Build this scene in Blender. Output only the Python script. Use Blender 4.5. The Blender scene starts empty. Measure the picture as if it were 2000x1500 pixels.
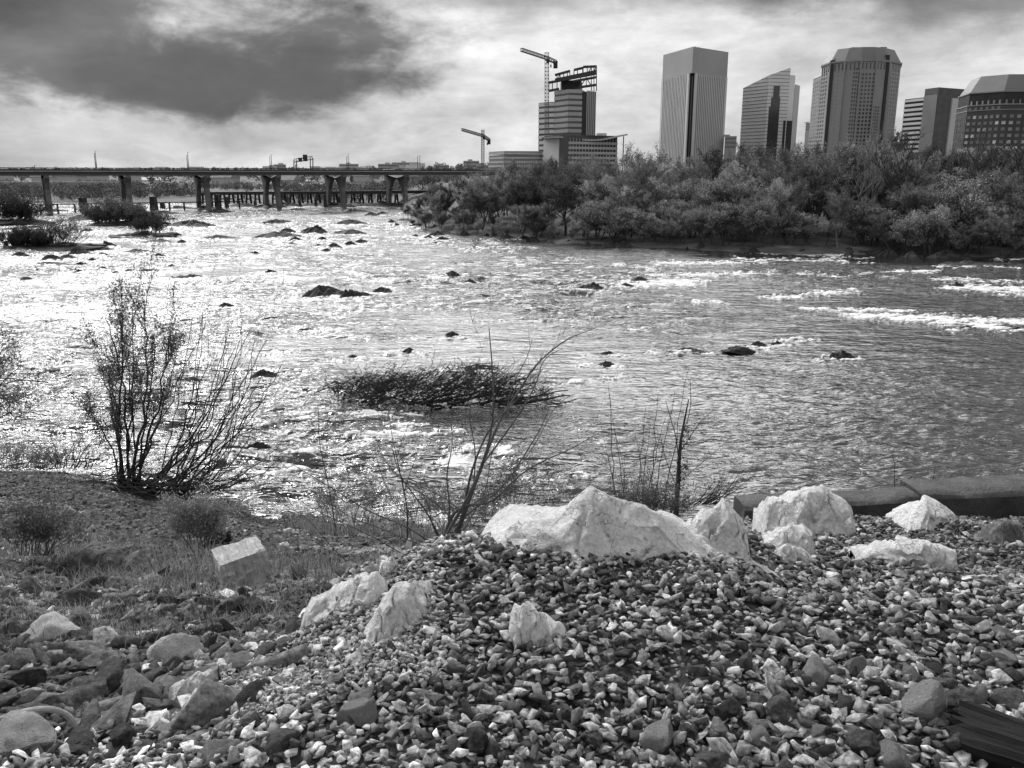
import bpy, bmesh, math, random
import numpy as np
from mathutils import Vector, Matrix, noise as mnoise
PI = math.pi
C = bpy.context.scene.collection
rnd = random.Random(7)
F = 1667.0; PITCH = math.atan((750-338)/F); CH = 9.0
cp, sp = math.cos(PITCH), math.sin(PITCH)

# ---------- picture ray -> world point (at a depth Y, or on a level z) ----------
def at(px, py, Y):
    u = (px-1000)/F; v = (750-py)/F
    k = Y/(cp+v*sp)
    return Vector((u*k, Y, CH+(-sp+v*cp)*k))
def on(px, py, z=0.0):
    u = (px-1000)/F; v = (750-py)/F
    k = (z-CH)/(-sp+v*cp)
    return Vector((u*k, (cp+v*sp)*k, z))
def mpp(Y): return Y/F/cp      # metres per picture pixel near depth Y (rough)

# ---------- noise ----------
_perm = np.random.RandomState(3).permutation(256); _perm = np.concatenate([_perm, _perm, _perm])
_gr = np.random.RandomState(4).uniform(0, 2*np.pi, 256); _gx, _gy = np.cos(_gr), np.sin(_gr)
def perlin(x, y, seed=0):
    x = np.asarray(x, float)+seed*17.31; y = np.asarray(y, float)+seed*9.77
    xi = np.floor(x).astype(int); yi = np.floor(y).astype(int)
    xf = x-xi; yf = y-yi; xi &= 255; yi &= 255
    u = xf*xf*xf*(xf*(xf*6-15)+10); v = yf*yf*yf*(yf*(yf*6-15)+10)
    def g(a, b, dx, dy):
        h = _perm[_perm[(xi+a) & 255]+((yi+b) & 255)]
        return _gx[h]*dx+_gy[h]*dy
    n0 = g(0, 0, xf, yf)*(1-u)+g(1, 0, xf-1, yf)*u
    n1 = g(0, 1, xf, yf-1)*(1-u)+g(1, 1, xf-1, yf-1)*u
    return (n0*(1-v)+n1*v)*1.5
def fbm(x, y, o=4, seed=0, gain=.5):
    s = 0; a = 1; f = 1
    for i in range(o):
        s = s+a*perlin(x*f, y*f, seed+i*3); a *= gain; f *= 2.03
    return s

# ---------- tagging ----------
def tag(o, label=None, cat=None, group=None, kind=None):
    if label: o['label'] = label
    if cat: o['category'] = cat
    if group: o['group'] = group
    if kind: o['kind'] = kind
    return o
def empty(name, loc=(0, 0, 0), rz=0):
    o = bpy.data.objects.new(name, None); C.objects.link(o)
    o.location = loc; o.rotation_euler = (0, 0, rz); o.empty_display_size = .2
    return o
def copy_tree(o, parent=None):
    c = o.copy(); C.objects.link(c); c.parent = parent
    for ch in o.children: copy_tree(ch, c)
    return c

def mesh_np(name, V, Fc, m, parent=None, smooth=False, tone=None, link=True, attr='tone'):
    me = bpy.data.meshes.new(name)
    V = np.asarray(V, np.float32); Fc = np.asarray(Fc, np.int32); k = Fc.shape[1]
    me.vertices.add(len(V)); me.vertices.foreach_set('co', V.ravel())
    me.loops.add(Fc.size); me.loops.foreach_set('vertex_index', Fc.ravel())
    me.polygons.add(len(Fc)); me.polygons.foreach_set('loop_start', np.arange(0, Fc.size, k, dtype=np.int32))
    if smooth: me.polygons.foreach_set('use_smooth', np.ones(len(Fc), bool))
    me.update(calc_edges=True)
    if tone is not None:
        a = me.attributes.new(attr, 'FLOAT', 'POINT'); a.data.foreach_set('value', np.asarray(tone, np.float32))
    me.materials.append(m)
    if not link: return me
    o = bpy.data.objects.new(name, me); C.objects.link(o); o.parent = parent
    return o

class MB:
    def __init__(s): s.v = []; s.f = []
    def add(s, vs, fs):
        b = len(s.v); s.v += [tuple(p) for p in vs]; s.f += [tuple(b+i for i in f) for f in fs]; return s
    def box(s, c, sz, M=None):
        x, y, z = sz[0]/2, sz[1]/2, sz[2]/2
        vs = [Vector((i*x, j*y, k*z)) for k in (-1, 1) for j in (-1, 1) for i in (-1, 1)]
        if M is not None: vs = [M @ p for p in vs]
        c = Vector(c); vs = [p+c for p in vs]
        return s.add(vs, [(0, 2, 3, 1), (4, 5, 7, 6), (0, 1, 5, 4), (2, 6, 7, 3), (0, 4, 6, 2), (1, 3, 7, 5)])
    def prism(s, poly, z0, z1, top=None):
        n = len(poly); top = top or poly
        zz0 = z0 if isinstance(z0, (list, tuple)) else [z0]*n
        zz1 = z1 if isinstance(z1, (list, tuple)) else [z1]*n
        vs = [(p[0], p[1], zz0[i]) for i, p in enumerate(poly)]+[(p[0], p[1], zz1[i]) for i, p in enumerate(top)]
        fs = [tuple(range(n-1, -1, -1)), tuple(range(n, 2*n))]+[(i, (i+1) % n, n+(i+1) % n, n+i) for i in range(n)]
        return s.add(vs, fs)
    def bar(s, a, b, w, h=None, up=Vector((0, 0, 1))):
        a = Vector(a); b = Vector(b); d = (b-a).normalized(); h = h or w
        if abs(d.dot(up)) > .95: up = Vector((1, 0, 0))
        r = d.cross(up).normalized()*w/2; u = r.cross(d).normalized()*h/2
        vs = [a-r-u, a+r-u, a+r+u, a-r+u, b-r-u, b+r-u, b+r+u, b-r+u]
        return s.add(vs, [(0, 1, 2, 3), (7, 6, 5, 4), (0, 4, 5, 1), (1, 5, 6, 2), (2, 6, 7, 3), (3, 7, 4, 0)])
    def tube(s, pts, rad, n=5):
        pts = [Vector(p) for p in pts]; base = len(s.v)
        for i, p in enumerate(pts):
            d = (pts[min(i+1, len(pts)-1)]-pts[max(i-1, 0)])
            d = d.normalized() if d.length > 1e-6 else Vector((0, 0, 1))
            a = Vector((0.13, .97, .2)) if abs(d.y) < .9 else Vector((1, 0, 0))
            r = d.cross(a).normalized(); u = r.cross(d)
            R = rad[i] if isinstance(rad, (list, tuple)) else rad
            for k in range(n):
                t = 2*PI*k/n; s.v.append(tuple(p+r*(R*math.cos(t))+u*(R*math.sin(t))))
        for i in range(len(pts)-1):
            for k in range(n):
                a = base+i*n+k; b = base+i*n+(k+1) % n
                s.f.append((a, b, b+n, a+n))
        s.f.append(tuple(base+(len(pts)-1)*n+k for k in range(n)))
        s.f.append(tuple(base+k for k in range(n-1, -1, -1)))
        return s
    def mesh(s, name, m, smooth=False):
        me = bpy.data.meshes.new(name); me.from_pydata(s.v, [], s.f); me.update()
        if smooth: me.polygons.foreach_set('use_smooth', [True]*len(me.polygons))
        me.materials.append(m); return me
    def build(s, name, m, parent=None, smooth=False):
        o = bpy.data.objects.new(name, s.mesh(name, m, smooth)); C.objects.link(o); o.parent = parent
        return o
def inst(name, me, parent=None, loc=(0, 0, 0), rot=(0, 0, 0), sc=(1, 1, 1)):
    o = bpy.data.objects.new(name, me); C.objects.link(o); o.parent = parent
    o.location = loc; o.rotation_euler = rot; o.scale = sc; return o

# ---------- materials (the picture is monochrome: every colour is a grey) ----------
def g(v): return (v, v, v, 1)
def mat(name, lo, hi=None, scale=3.0, rough=.85, bump=0.0, bscale=None, tone=False, obrand=0.0, spec=.3, metal=0, coord='Object', detail=6, streak=None, spots=None, cracks=None):
    m = bpy.data.materials.new(name); m.use_nodes = True; nt = m.node_tree; N = nt.nodes; L = nt.links
    b = N['Principled BSDF']; b.inputs['Roughness'].default_value = rough
    b.inputs['Specular IOR Level'].default_value = spec; b.inputs['Metallic'].default_value = metal
    hi = lo if hi is None else hi
    tc = N.new('ShaderNodeTexCoord'); src = tc.outputs[coord]
    if streak:
        mp = N.new('ShaderNodeMapping'); mp.inputs['Scale'].default_value = streak; L.new(src, mp.inputs[0]); src = mp.outputs[0]
    nz = N.new('ShaderNodeTexNoise'); nz.inputs['Scale'].default_value = scale; nz.inputs['Detail'].default_value = detail; nz.inputs['Roughness'].default_value = .65
    L.new(src, nz.inputs['Vector'])
    r = N.new('ShaderNodeMapRange'); r.inputs['From Min'].default_value = .32; r.inputs['From Max'].default_value = .68
    r.inputs['To Min'].default_value = lo; r.inputs['To Max'].default_value = hi
    L.new(nz.outputs['Fac'], r.inputs['Value']); out = r.outputs[0]
    def mul(a, bsock):
        q = N.new('ShaderNodeMath'); q.operation = 'MULTIPLY'; L.new(a, q.inputs[0]); L.new(bsock, q.inputs[1]); return q.outputs[0]
    if spots:   # lichen and stains: (scale, threshold, tone factor)
        vz = N.new('ShaderNodeTexNoise'); vz.inputs['Scale'].default_value = spots[0]; vz.inputs['Detail'].default_value = 8; vz.inputs['Roughness'].default_value = .75
        L.new(src, vz.inputs['Vector'])
        rr = N.new('ShaderNodeMapRange'); rr.inputs['From Min'].default_value = spots[1]; rr.inputs['From Max'].default_value = spots[1]+.08
        rr.inputs['To Min'].default_value = 1; rr.inputs['To Max'].default_value = spots[2]
        L.new(vz.outputs['Fac'], rr.inputs['Value']); out = mul(out, rr.outputs[0])
    if tone:
        a = N.new('ShaderNodeAttribute'); a.attribute_name = 'tone'; out = mul(out, a.outputs['Fac'])
    if obrand:
        oi = N.new('ShaderNodeObjectInfo'); q = N.new('ShaderNodeMapRange'); q.inputs['To Min'].default_value = 1-obrand; q.inputs['To Max'].default_value = 1+obrand
        L.new(oi.outputs['Random'], q.inputs['Value']); out = mul(out, q.outputs[0])
    if cracks:   # thin dark fissures: (scale, width)
        dn = N.new('ShaderNodeTexNoise'); dn.inputs['Scale'].default_value = cracks[0]*1.6; dn.inputs['Detail'].default_value = 6; L.new(src, dn.inputs['Vector'])
        va = N.new('ShaderNodeVectorMath'); va.operation = 'MULTIPLY_ADD'; va.inputs[1].default_value = (.55,)*3; L.new(dn.outputs['Color'], va.inputs[0]); L.new(src, va.inputs[2])
        vo = N.new('ShaderNodeTexVoronoi'); vo.feature = 'DISTANCE_TO_EDGE'; vo.inputs['Scale'].default_value = cracks[0]; L.new(va.outputs[0], vo.inputs['Vector'])
        wn = N.new('ShaderNodeMapRange'); wn.inputs['From Min'].default_value = .42; wn.inputs['From Max'].default_value = .62; wn.inputs['To Min'].default_value = .0005; wn.inputs['To Max'].default_value = cracks[1]
        L.new(nz.outputs['Fac'], wn.inputs['Value'])
        cr = N.new('ShaderNodeMath'); cr.operation = 'DIVIDE'; cr.use_clamp = True; L.new(vo.outputs[0], cr.inputs[0]); L.new(wn.outputs[0], cr.inputs[1])
        c2 = N.new('ShaderNodeMapRange'); c2.inputs['To Min'].default_value = .3; L.new(cr.outputs[0], c2.inputs['Value']); out = mul(out, c2.outputs[0])
        fg = N.new('ShaderNodeTexNoise'); fg.inputs['Scale'].default_value = cracks[0]*22; fg.inputs['Detail'].default_value = 4; L.new(src, fg.inputs['Vector'])
        f2 = N.new('ShaderNodeMapRange'); f2.inputs['From Min'].default_value = .3; f2.inputs['From Max'].default_value = .7; f2.inputs['To Min'].default_value = .75; f2.inputs['To Max'].default_value = 1.15; L.new(fg.outputs['Fac'], f2.inputs['Value']); out = mul(out, f2.outputs[0])
    L.new(out, b.inputs['Base Color'])
    if bump:
        bz = N.new('ShaderNodeTexNoise'); bz.inputs['Scale'].default_value = bscale or scale*4; bz.inputs['Detail'].default_value = 8; bz.inputs['Roughness'].default_value = .7
        L.new(src, bz.inputs['Vector'])
        bp = N.new('ShaderNodeBump'); bp.inputs['Strength'].default_value = bump; bp.inputs['Distance'].default_value = .6/(bscale or scale*4)
        L.new(bz.outputs['Fac'], bp.inputs['Height']); L.new(bp.outputs[0], b.inputs['Normal'])
    return m
M = {}
M['soil'] = mat('dark_soil', .015, .12, 3.5, bump=1.0, bscale=22)
M['bank'] = mat('sandy_bank', .05, .16, .35, bump=.6, bscale=3)
M['ballast'] = mat('ballast_stone', .18, 1.75, 42, bump=.9, bscale=90, tone=True, rough=.75, spec=.4)
M['riprap'] = mat('riprap_stone', .035, .28, 3.2, bump=1.2, bscale=18, obrand=.65, rough=.75, spec=.35, spots=(6, .56, 1.8), cracks=(1.6, .03))
M['white_rock'] = mat('pale_quartz', .68, .98, 5, bump=1.3, bscale=20, rough=.85, spots=(9, .58, .4), detail=10, cracks=(3.2, .03))
M['wet_rock'] = mat('wet_dark_rock', .012, .06, 1.5, bump=1.0, bscale=6, rough=.7, spec=.25, obrand=.4)
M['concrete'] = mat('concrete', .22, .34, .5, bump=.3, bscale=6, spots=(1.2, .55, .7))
M['old_concrete'] = mat('dark_old_concrete', .03, .10, 3, bump=.8, bscale=18, rough=.6)
M['wall_top'] = mat('wet_concrete_top', .02, .10, 4, bump=.9, bscale=20, rough=.5, spec=.4, spots=(3, .55, 1.8))
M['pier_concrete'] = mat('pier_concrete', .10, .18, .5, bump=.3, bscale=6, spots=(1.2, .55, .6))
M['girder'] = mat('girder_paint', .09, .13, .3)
M['dark'] = mat('dark_paint', .035, .05, 1)  # one even dark coat for parapets, sign boards, trestle and slots
M['stonepier'] = mat('old_stone_pier', .05, .12, .8, bump=.5)
M['bark'] = mat('dark_bark', .035, .09, 4, bump=.6, bscale=20, streak=(1, 1, .3))
M['palebark'] = mat('pale_bark', .14, .26, 3, bump=.3)
M['twig'] = mat('twig_bark', .02, .06, 12)
M['twig_pale'] = mat('weathered_twig', .05, .14, 12)
M['leaf'] = mat('spring_leaf', .8, 1.12, 2, rough=.7, tone=True, obrand=.45)
M['weed'] = mat('dry_weed', .8, 1.2, 3, tone=True)
for k_ in ('leaf', 'weed'):   # thin leaves let some light through
    nt = M[k_].node_tree; b_ = nt.nodes['Principled BSDF']; out_ = nt.nodes['Material Output']
    tr_ = nt.nodes.new('ShaderNodeBsdfTranslucent'); ms_ = nt.nodes.new('ShaderNodeMixShader'); ms_.inputs[0].default_value = .25
    nt.links.new(b_.inputs['Base Color'].links[0].from_socket, tr_.inputs['Color']); nt.links.new(b_.outputs[0], ms_.inputs[1]); nt.links.new(tr_.outputs[0], ms_.inputs[2]); nt.links.new(ms_.outputs[0], out_.inputs['Surface'])
M['steel'] = mat('steel_frame', .05, .09, 1)
M['crane'] = mat('crane_paint', .10, .14, 1)
M['glass'] = mat('dark_glass', .03, .05, .05, rough=.15, spec=.6)
M['glass_mid'] = mat('facade_glass', .10, .16, .03, rough=.12, spec=.7)
M['glass_pale'] = mat('mirror_glass', .55, .75, .02, rough=.2, spec=.8)
M['pane'] = mat('blind_window_pane', .25, .6, .2, rough=.3, obrand=.5)
M['precast'] = mat('precast_panel', .34, .42, .05)
M['precast_pale'] = mat('pale_panel', .5, .6, .05)
M['aluminium'] = mat('aluminium_rib', .55, .62, .05, rough=.5)
M['aluband'] = mat('aluminium_band', .30, .36, .03, rough=.5)
M['granite'] = mat('brown_granite', .24, .30, .05)
M['brick'] = mat('dark_brick', .055, .085, .1)
M['trim'] = mat('stone_trim', .22, .3, .2)
M['roofmetal'] = mat('metal_roof', .15, .2, .08, rough=.5)
M['farwhite'] = mat('far_pale_wall', .35, .5, .02)
M['tie'] = mat('creosoted_wood', .008, .03, 3, bump=.9, bscale=12, streak=(.25, 4, 4), rough=.7)
M['plastic'] = mat('white_plastic', .7, .8, 5)
M['farwood'] = mat('far_wood_foliage', .8, 1.2, .1, tone=True)
# rocks in the river: picture place of the waterline, width, label
WRL = [(156,521,30,'pointed dark rock in the water, lower of the left cluster'),(154,536,28,'dark rock just below the pointed one near the left edge'),(200,527,22,'small dark rock right of the pointed one'),(226,536,20,'') ,(206,481,30,'rounded rock at the tip of the brushy islet'),(170,452,26,''),(85,521,78,'long flat dark rock near the left edge'),
 (290,531,44,''),(372,543,60,'long low rock with white water round it, left of centre'),(425,466,66,'flat ledge of rock in pale water below the third pier'),(200,502,24,''),(180,512,24,''),(252,496,64,''),(289,505,18,''),(310,502,24,''),(335,520,14,''),(250,532,20,''),
 (498,496,20,'small round black rock left of centre in bright water'),(375,443,100,'long dark ledge right of the small islet'),(430,414,34,''),(320,418,66,''),(175,428,110,''),(38,500,28,''),(355,474,18,''),(305,473,44,''),(240,512,16,''),(200,513,18,''),(50,547,24,''),(130,505,30,''),(150,497,40,''),(100,508,34,''),
 (529,533,24,'dark rock under the small round black one'),(612,455,50,'humped dark rock in mid river below the fourth pier'),(562,453,32,''),(577,471,28,''),(630,470,24,''),(622,482,18,''),(570,480,28,''),(652,484,34,'low dark rock with two humps in mid river'),(685,480,30,''),(705,475,30,''),(685,438,72,'thin curved dark ledge in the water, upper middle'),(727,422,30,''),(747,419,24,''),(765,435,18,''),
 (775,443,30,''),(640,492,24,''),(690,457,66,''),(695,415,56,''),(717,403,66,''),(885,545,48,'ragged dark rock right of centre, in choppy water'),(767,547,54,''),(920,550,18,''),(717,540,18,''),(640,418,56,''),(540,437,66,''),(540,464,96,''),(837,464,18,''),(852,460,28,''),(812,462,15,''),(865,471,32,''),(927,486,15,''),(580,412,44,''),
 (630,580,92,'largest dark rock in mid river, upstream of the brush pile'),(690,584,66,'flat tail of rock right of the largest one'),(745,573,52,'low dark rock right of the largest one'),(1155,569,56,'rounded dark rock in white water right of centre'),(515,738,48,'dark rock alone in bright water left of the brush pile'),(1485,677,34,'small dark rock behind the long flat-topped rock'),
 (1650,701,50,'dark humped rock alone in smooth water at the right'),(1345,689,66,'thin low rock left of the long flat-topped rock'),(1188,693,28,''),(1185,713,34,''),(885,659,36,''),(1785,531,56,'flat dark rock with white water over it, upper right'),(1900,519,78,'low long rock by the far right shore'),(1872,561,34,''),(1900,644,54,'dark wave-washed rock in the right rapids'),(1990,649,34,''),(1520,673,24,''),
 (935,722,62,'dark rock behind the brush pile'),(1985,505,36,'pale rock at the far right shore'),(1250,549,40,''),(1225,560,30,''),(690,604,24,''),(440,603,40,''),(800,688,30,''),(690,700,24,''),(600,771,36,''),(505,885,70,'submerged dark hump under white water by the leafy shrub'),(740,770,40,'')]
# ======================= SETTING =======================
_prof = {
 -50: [(0,7.4),(1.8,7.35),(2.6,7.1),(4.3,6.3),(8,4.95),(14.3,2.9),(22,1.2),(26,.0),(28,-.5),(45,-2.2)],
 -30: [(0,7.4),(1.8,7.35),(2.6,7.1),(4.3,6.3),(8,4.95),(14.3,2.9),(21.5,1.1),(25.3,.0),(28,-.5),(45,-2.2)],
 -24: [(0,7.4),(2.0,7.35),(2.8,7.1),(4.4,6.3),(8,4.95),(14.3,2.8),(20.5,.8),(23.3,.0),(26,-.5),(45,-2.2)],
 -17: [(0,7.4),(2.2,7.38),(3.0,7.2),(4.5,6.3),(8,4.95),(14.3,2.7),(19.5,.6),(22.2,.0),(25,-.6),(45,-2.2)],
 -11: [(0,7.4),(2.8,7.4),(3.4,7.3),(4.8,6.2),(8,4.9),(14.3,2.6),(19,.5),(21.3,.0),(24,-.6),(45,-2.2)],
 -5:  [(0,7.4),(3.1,7.42),(3.5,7.38),(4.8,6.2),(8,4.7),(14,2.4),(19,.5),(21,.0),(24,-.6),(45,-2.2)],
 8:   [(0,7.4),(3.3,7.42),(3.9,7.35),(5.2,6.2),(8,4.6),(14,2.2),(19,.4),(20.5,.0),(24,-.6),(45,-2.2)],
 15:  [(0,7.4),(3.3,7.42),(3.9,7.3),(5.4,6.5),(7.6,5.8),(11,3.2),(16,.6),(18,.0),(24,-.6),(45,-2.2)],
 20:  [(0,7.4),(3.0,7.4),(3.7,7.2),(5.4,6.58),(7.2,5.92),(7.7,5.75),(12,2),(15,-.4),(24,-.8),(45,-2.2)],
 50:  [(0,7.4),(3.0,7.4),(3.7,7.2),(5.4,6.6),(7.2,5.95),(7.9,5.75),(12,2),(15,-.4),(24,-.8),(45,-2.2)],
}
_azk = sorted(_prof)
def hz(x, y):
    x = np.asarray(x, float); y = np.asarray(y, float)
    d = np.maximum(y, np.hypot(x, y)*.6); az = np.degrees(np.arctan2(x, y))
    Z = np.stack([np.interp(d, [p[0] for p in _prof[k]], [p[1] for p in _prof[k]]) for k in _azk])
    az = np.clip(az, _azk[0], _azk[-1]); i = np.clip(np.searchsorted(_azk, az)-1, 0, len(_azk)-2)
    ak = np.array(_azk, float); t = np.clip((az-ak[i])/(ak[i+1]-ak[i]), 0, 1); t = t*t*(3-2*t)
    f = lambda a: np.take_along_axis(Z, a[None, ...], 0)[0]
    z = f(i)*(1-t)+f(i+1)*t
    return z+fbm(x*.8, y*.8, 4, 5)*np.clip(d*.02, .02, .12)*np.clip((26-d)/6, 0, 1)
def hz1(x, y): return float(hz(np.array([x]), np.array([y]))[0])
def ground_at(px, py):
    """walk along the ray of a picture point until it meets the near bank"""
    u = (px-1000)/F; v = (750-py)/F
    ks = np.linspace(1.2, 34, 900); X = u*ks; Y = (cp+v*sp)*ks; Zr = CH+(-sp+v*cp)*ks
    below = np.nonzero(Zr < hz(X, Y))[0]
    i = below[0] if len(below) else len(ks)-1
    return Vector((X[i], Y[i], float(hz(X[i:i+1], Y[i:i+1])[0])))

def polar_grid(azs, ds, zfun):
    A, D = np.meshgrid(np.radians(azs), ds); X = D*np.sin(A); Y = D*np.cos(A)
    V = np.stack([X, Y, zfun(X, Y, D)], -1).reshape(-1, 3)
    n, m = len(ds), len(azs); idx = np.arange(n*m).reshape(n, m)
    Fc = np.stack([idx[:-1, :-1], idx[:-1, 1:], idx[1:, 1:], idx[1:, :-1]], -1).reshape(-1, 4)
    return V, Fc, X, Y
V, Fc, _, _ = polar_grid(np.linspace(-100, 100, 500), np.concatenate([np.linspace(.02, 10, 220), np.linspace(10.1, 45, 200)]), lambda X, Y, D: hz(X, Y)-.01)
tag(mesh_np('near_bank_ground', V, Fc, M['soil'], smooth=True), kind='structure')

# far ground: river bed, wooded far bank, hills to the horizon
_sh = [(800,441),(840,450),(900,457),(1000,468),(1200,480),(1400,489),(1500,496),(1700,498),(2000,506),(2500,520)]
_shu = []; _shd = []
for a, b in _sh:
    p = on(a, b, 0); _shu.append(p.x/p.y); _shd.append(p.y)
def shore(u): # forward distance of the far waterline for a bearing
    r = np.interp(u, _shu, _shd)
    return np.where(u < _shu[0], np.interp(u, [_shu[0]-.012, _shu[0]], [264, _shd[0]]), r)
def far_z(X, Y):
    Yc = np.maximum(Y, 1e-3); u = X/Yc
    r = np.where(Y > 0, Yc-shore(u)+fbm(X*.06, Y*.06, 3, 9)*3, -50)
    zl = np.interp(r, [-6, 0, 20, 135, 735, 1500, 2600, 8000], [-2.4, 0, .7, 1.4, 4.8, 11, 21, 24])
    zr = np.interp(r, [-6, 0, 3, 15, 60, 300, 900, 8000], [-2.4, 0, .45, 1.2, 2.4, 6, 12, 24])
    t = np.clip((u-_shu[0]+.02)/.05, 0, 1)
    rr = np.clip(r/400, 0, 1)
    return zl*(1-t)+zr*t+fbm(X*.004, Y*.004, 3, 11)*3*rr
def far_z1(x, y): return float(far_z(np.array([x]), np.array([y]))[0])
V, Fc, _, _ = polar_grid(np.linspace(-180, 180, 721), np.concatenate([np.geomspace(44, 400, 260), np.geomspace(405, 9000, 120)]), lambda X, Y, D: far_z(X, Y))
tag(mesh_np('far_ground', V, Fc, M['bank'], smooth=True), kind='structure')

# ---------- the river ----------
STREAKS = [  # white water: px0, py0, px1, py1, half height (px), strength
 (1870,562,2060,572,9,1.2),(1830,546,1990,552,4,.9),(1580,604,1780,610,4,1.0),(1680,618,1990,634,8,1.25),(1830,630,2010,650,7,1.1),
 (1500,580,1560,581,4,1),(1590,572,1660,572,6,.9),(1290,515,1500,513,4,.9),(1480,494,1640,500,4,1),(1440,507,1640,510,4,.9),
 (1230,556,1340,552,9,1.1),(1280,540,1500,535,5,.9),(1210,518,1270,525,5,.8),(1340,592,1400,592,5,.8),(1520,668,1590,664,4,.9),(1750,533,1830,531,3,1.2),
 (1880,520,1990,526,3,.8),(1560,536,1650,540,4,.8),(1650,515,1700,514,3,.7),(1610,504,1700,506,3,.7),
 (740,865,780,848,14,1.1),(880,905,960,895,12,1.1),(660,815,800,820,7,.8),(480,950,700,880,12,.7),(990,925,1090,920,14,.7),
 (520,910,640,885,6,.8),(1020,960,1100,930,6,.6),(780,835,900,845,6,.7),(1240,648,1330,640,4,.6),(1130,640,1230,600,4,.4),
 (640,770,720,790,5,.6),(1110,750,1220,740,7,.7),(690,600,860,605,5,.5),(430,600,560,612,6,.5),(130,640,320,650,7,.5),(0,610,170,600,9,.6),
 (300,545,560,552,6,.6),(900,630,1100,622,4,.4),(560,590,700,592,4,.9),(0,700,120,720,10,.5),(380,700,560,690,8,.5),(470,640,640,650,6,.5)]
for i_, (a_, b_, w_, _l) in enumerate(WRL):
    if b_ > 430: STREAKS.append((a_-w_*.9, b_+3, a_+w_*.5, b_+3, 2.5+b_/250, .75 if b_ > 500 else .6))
def to_px(X, Y, Z=0):
    zf = Y*cp-(Z-CH)*sp; zu = Y*sp+(Z-CH)*cp
    return 1000+F*X/zf, 750-F*zu/zf
def water_fields(X, Y):
    px, py = to_px(X, Y)
    D = np.hypot(X, Y)
    # rough water everywhere except the smooth tongue at lower right
    calm = 1/(1+np.exp(-(px-1250-(py-750)*.3)/90))*1/(1+np.exp(-(py-655)/22))
    far_calm = 1/(1+np.exp(-(px-1250)/120))*.35
    rough = 1-.74*calm-far_calm*(1-calm)
    rough = rough*(.78+1.15*fbm(X*.05, Y*.055, 3, 21))
    rough = np.clip(rough, .14, 1.7)
    near = np.exp(-((px-800)/330)**2-((py-880)/95)**2)
    rough = rough+.5*near
    return px, py, D, calm, rough
WA = np.linspace(-46, 46, 1150); WD = np.geomspace(9.5, 420, 1050)
A, D = np.meshgrid(np.radians(WA), WD); X = D*np.sin(A); Y = D*np.cos(A)
px, py, _, calm, rough = water_fields(X, Y)
wx = X+.6*perlin(X*.3, Y*.3, 1); wy = Y+.6*perlin(X*.3, Y*.3, 2)
def fade(lam): return np.clip(lam/(D*.009)-.5, 0, 1)
Zw = 0
for lam, amp, seed, st in [(9, .12, 31, 1.8), (3.6, .30, 32, 2.2), (1.7, .31, 33, 2.6), (.8, .15, 34, 2.5), (.38, .05, 35, 2.0), (.2, .014, 36, 1.4)]:
    n = perlin(wx/(lam*st), wy/lam, seed)
    rid = .5-np.abs(n)*1.2
    Zw = Zw+amp*fade(lam)*(n*.55+rid*.55)*rough
Zw = Zw+.05*fade(.5)*calm*(perlin((X+Y*.5)*.6, (Y-X*.25)*2.6, 41)+.8*perlin((X+Y*.4)*1.5, (Y-X*.25)*5.5, 42))
foam_glare = np.zeros_like(X)
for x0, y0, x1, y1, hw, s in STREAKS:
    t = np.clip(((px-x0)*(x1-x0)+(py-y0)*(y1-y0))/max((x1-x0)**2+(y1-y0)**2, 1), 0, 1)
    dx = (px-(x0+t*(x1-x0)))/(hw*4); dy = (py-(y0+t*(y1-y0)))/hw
    foam_glare = np.maximum(foam_glare, s*np.exp(-(dx*dx+dy*dy)*.8))
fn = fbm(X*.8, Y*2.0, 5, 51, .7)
foam_glare_mask = np.clip((foam_glare*1.05+fn*.75-.42)*1.3, 0, 1)*np.clip(foam_glare*4, 0, 1)
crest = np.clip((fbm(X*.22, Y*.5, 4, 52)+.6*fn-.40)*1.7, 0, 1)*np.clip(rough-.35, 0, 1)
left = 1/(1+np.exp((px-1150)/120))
foam_glare_mask = np.clip(foam_glare_mask+crest*(.35+.75*left), 0, 1)  # extra crest white on the left paints sun glare into the water colour
Zw = Zw+foam_glare_mask*(.05+.05*fn)*np.clip(D/30, .5, 1.2)
V = np.stack([X, Y, Zw], -1).reshape(-1, 3)
n_, m_ = len(WD), len(WA); idx = np.arange(n_*m_).reshape(n_, m_)
Fc = np.stack([idx[:-1, :-1], idx[:-1, 1:], idx[1:, 1:], idx[1:, :-1]], -1).reshape(-1, 4)
wm = bpy.data.materials.new('river_water'); wm.use_nodes = True; nt = wm.node_tree; N = nt.nodes; L = nt.links
b = N['Principled BSDF']; b.inputs['IOR'].default_value = 1.5; b.inputs['Specular IOR Level'].default_value = 1.0
at_ = N.new('ShaderNodeAttribute'); at_.attribute_name = 'foam_glare'  # white of the water: real foam together with painted glare
at2 = N.new('ShaderNodeAttribute'); at2.attribute_name = 'rough'
tc = N.new('ShaderNodeTexCoord')
def tnoise(scale, det, mscale=(1, 1, 1), ro=.6):
    mp = N.new('ShaderNodeMapping'); mp.inputs['Scale'].default_value = mscale; L.new(tc.outputs['Object'], mp.inputs[0])
    t = N.new('ShaderNodeTexNoise'); t.inputs['Scale'].default_value = scale; t.inputs['Detail'].default_value = det; t.inputs['Roughness'].default_value = ro
    t.inputs['Distortion'].default_value = .6
    L.new(mp.outputs[0], t.inputs['Vector']); return t.outputs['Fac']
def math_(op, a, c):
    q = N.new('ShaderNodeMath'); q.operation = op
    for i, s in enumerate((a, c)):
        if isinstance(s, (int, float)): q.inputs[i].default_value = s
        else: L.new(s, q.inputs[i])
    return q.outputs[0]
mx = N.new('ShaderNodeMix'); mx.data_type = 'RGBA'; mx.inputs[6].default_value = g(.02); mx.inputs[7].default_value = g(.9)
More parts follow.
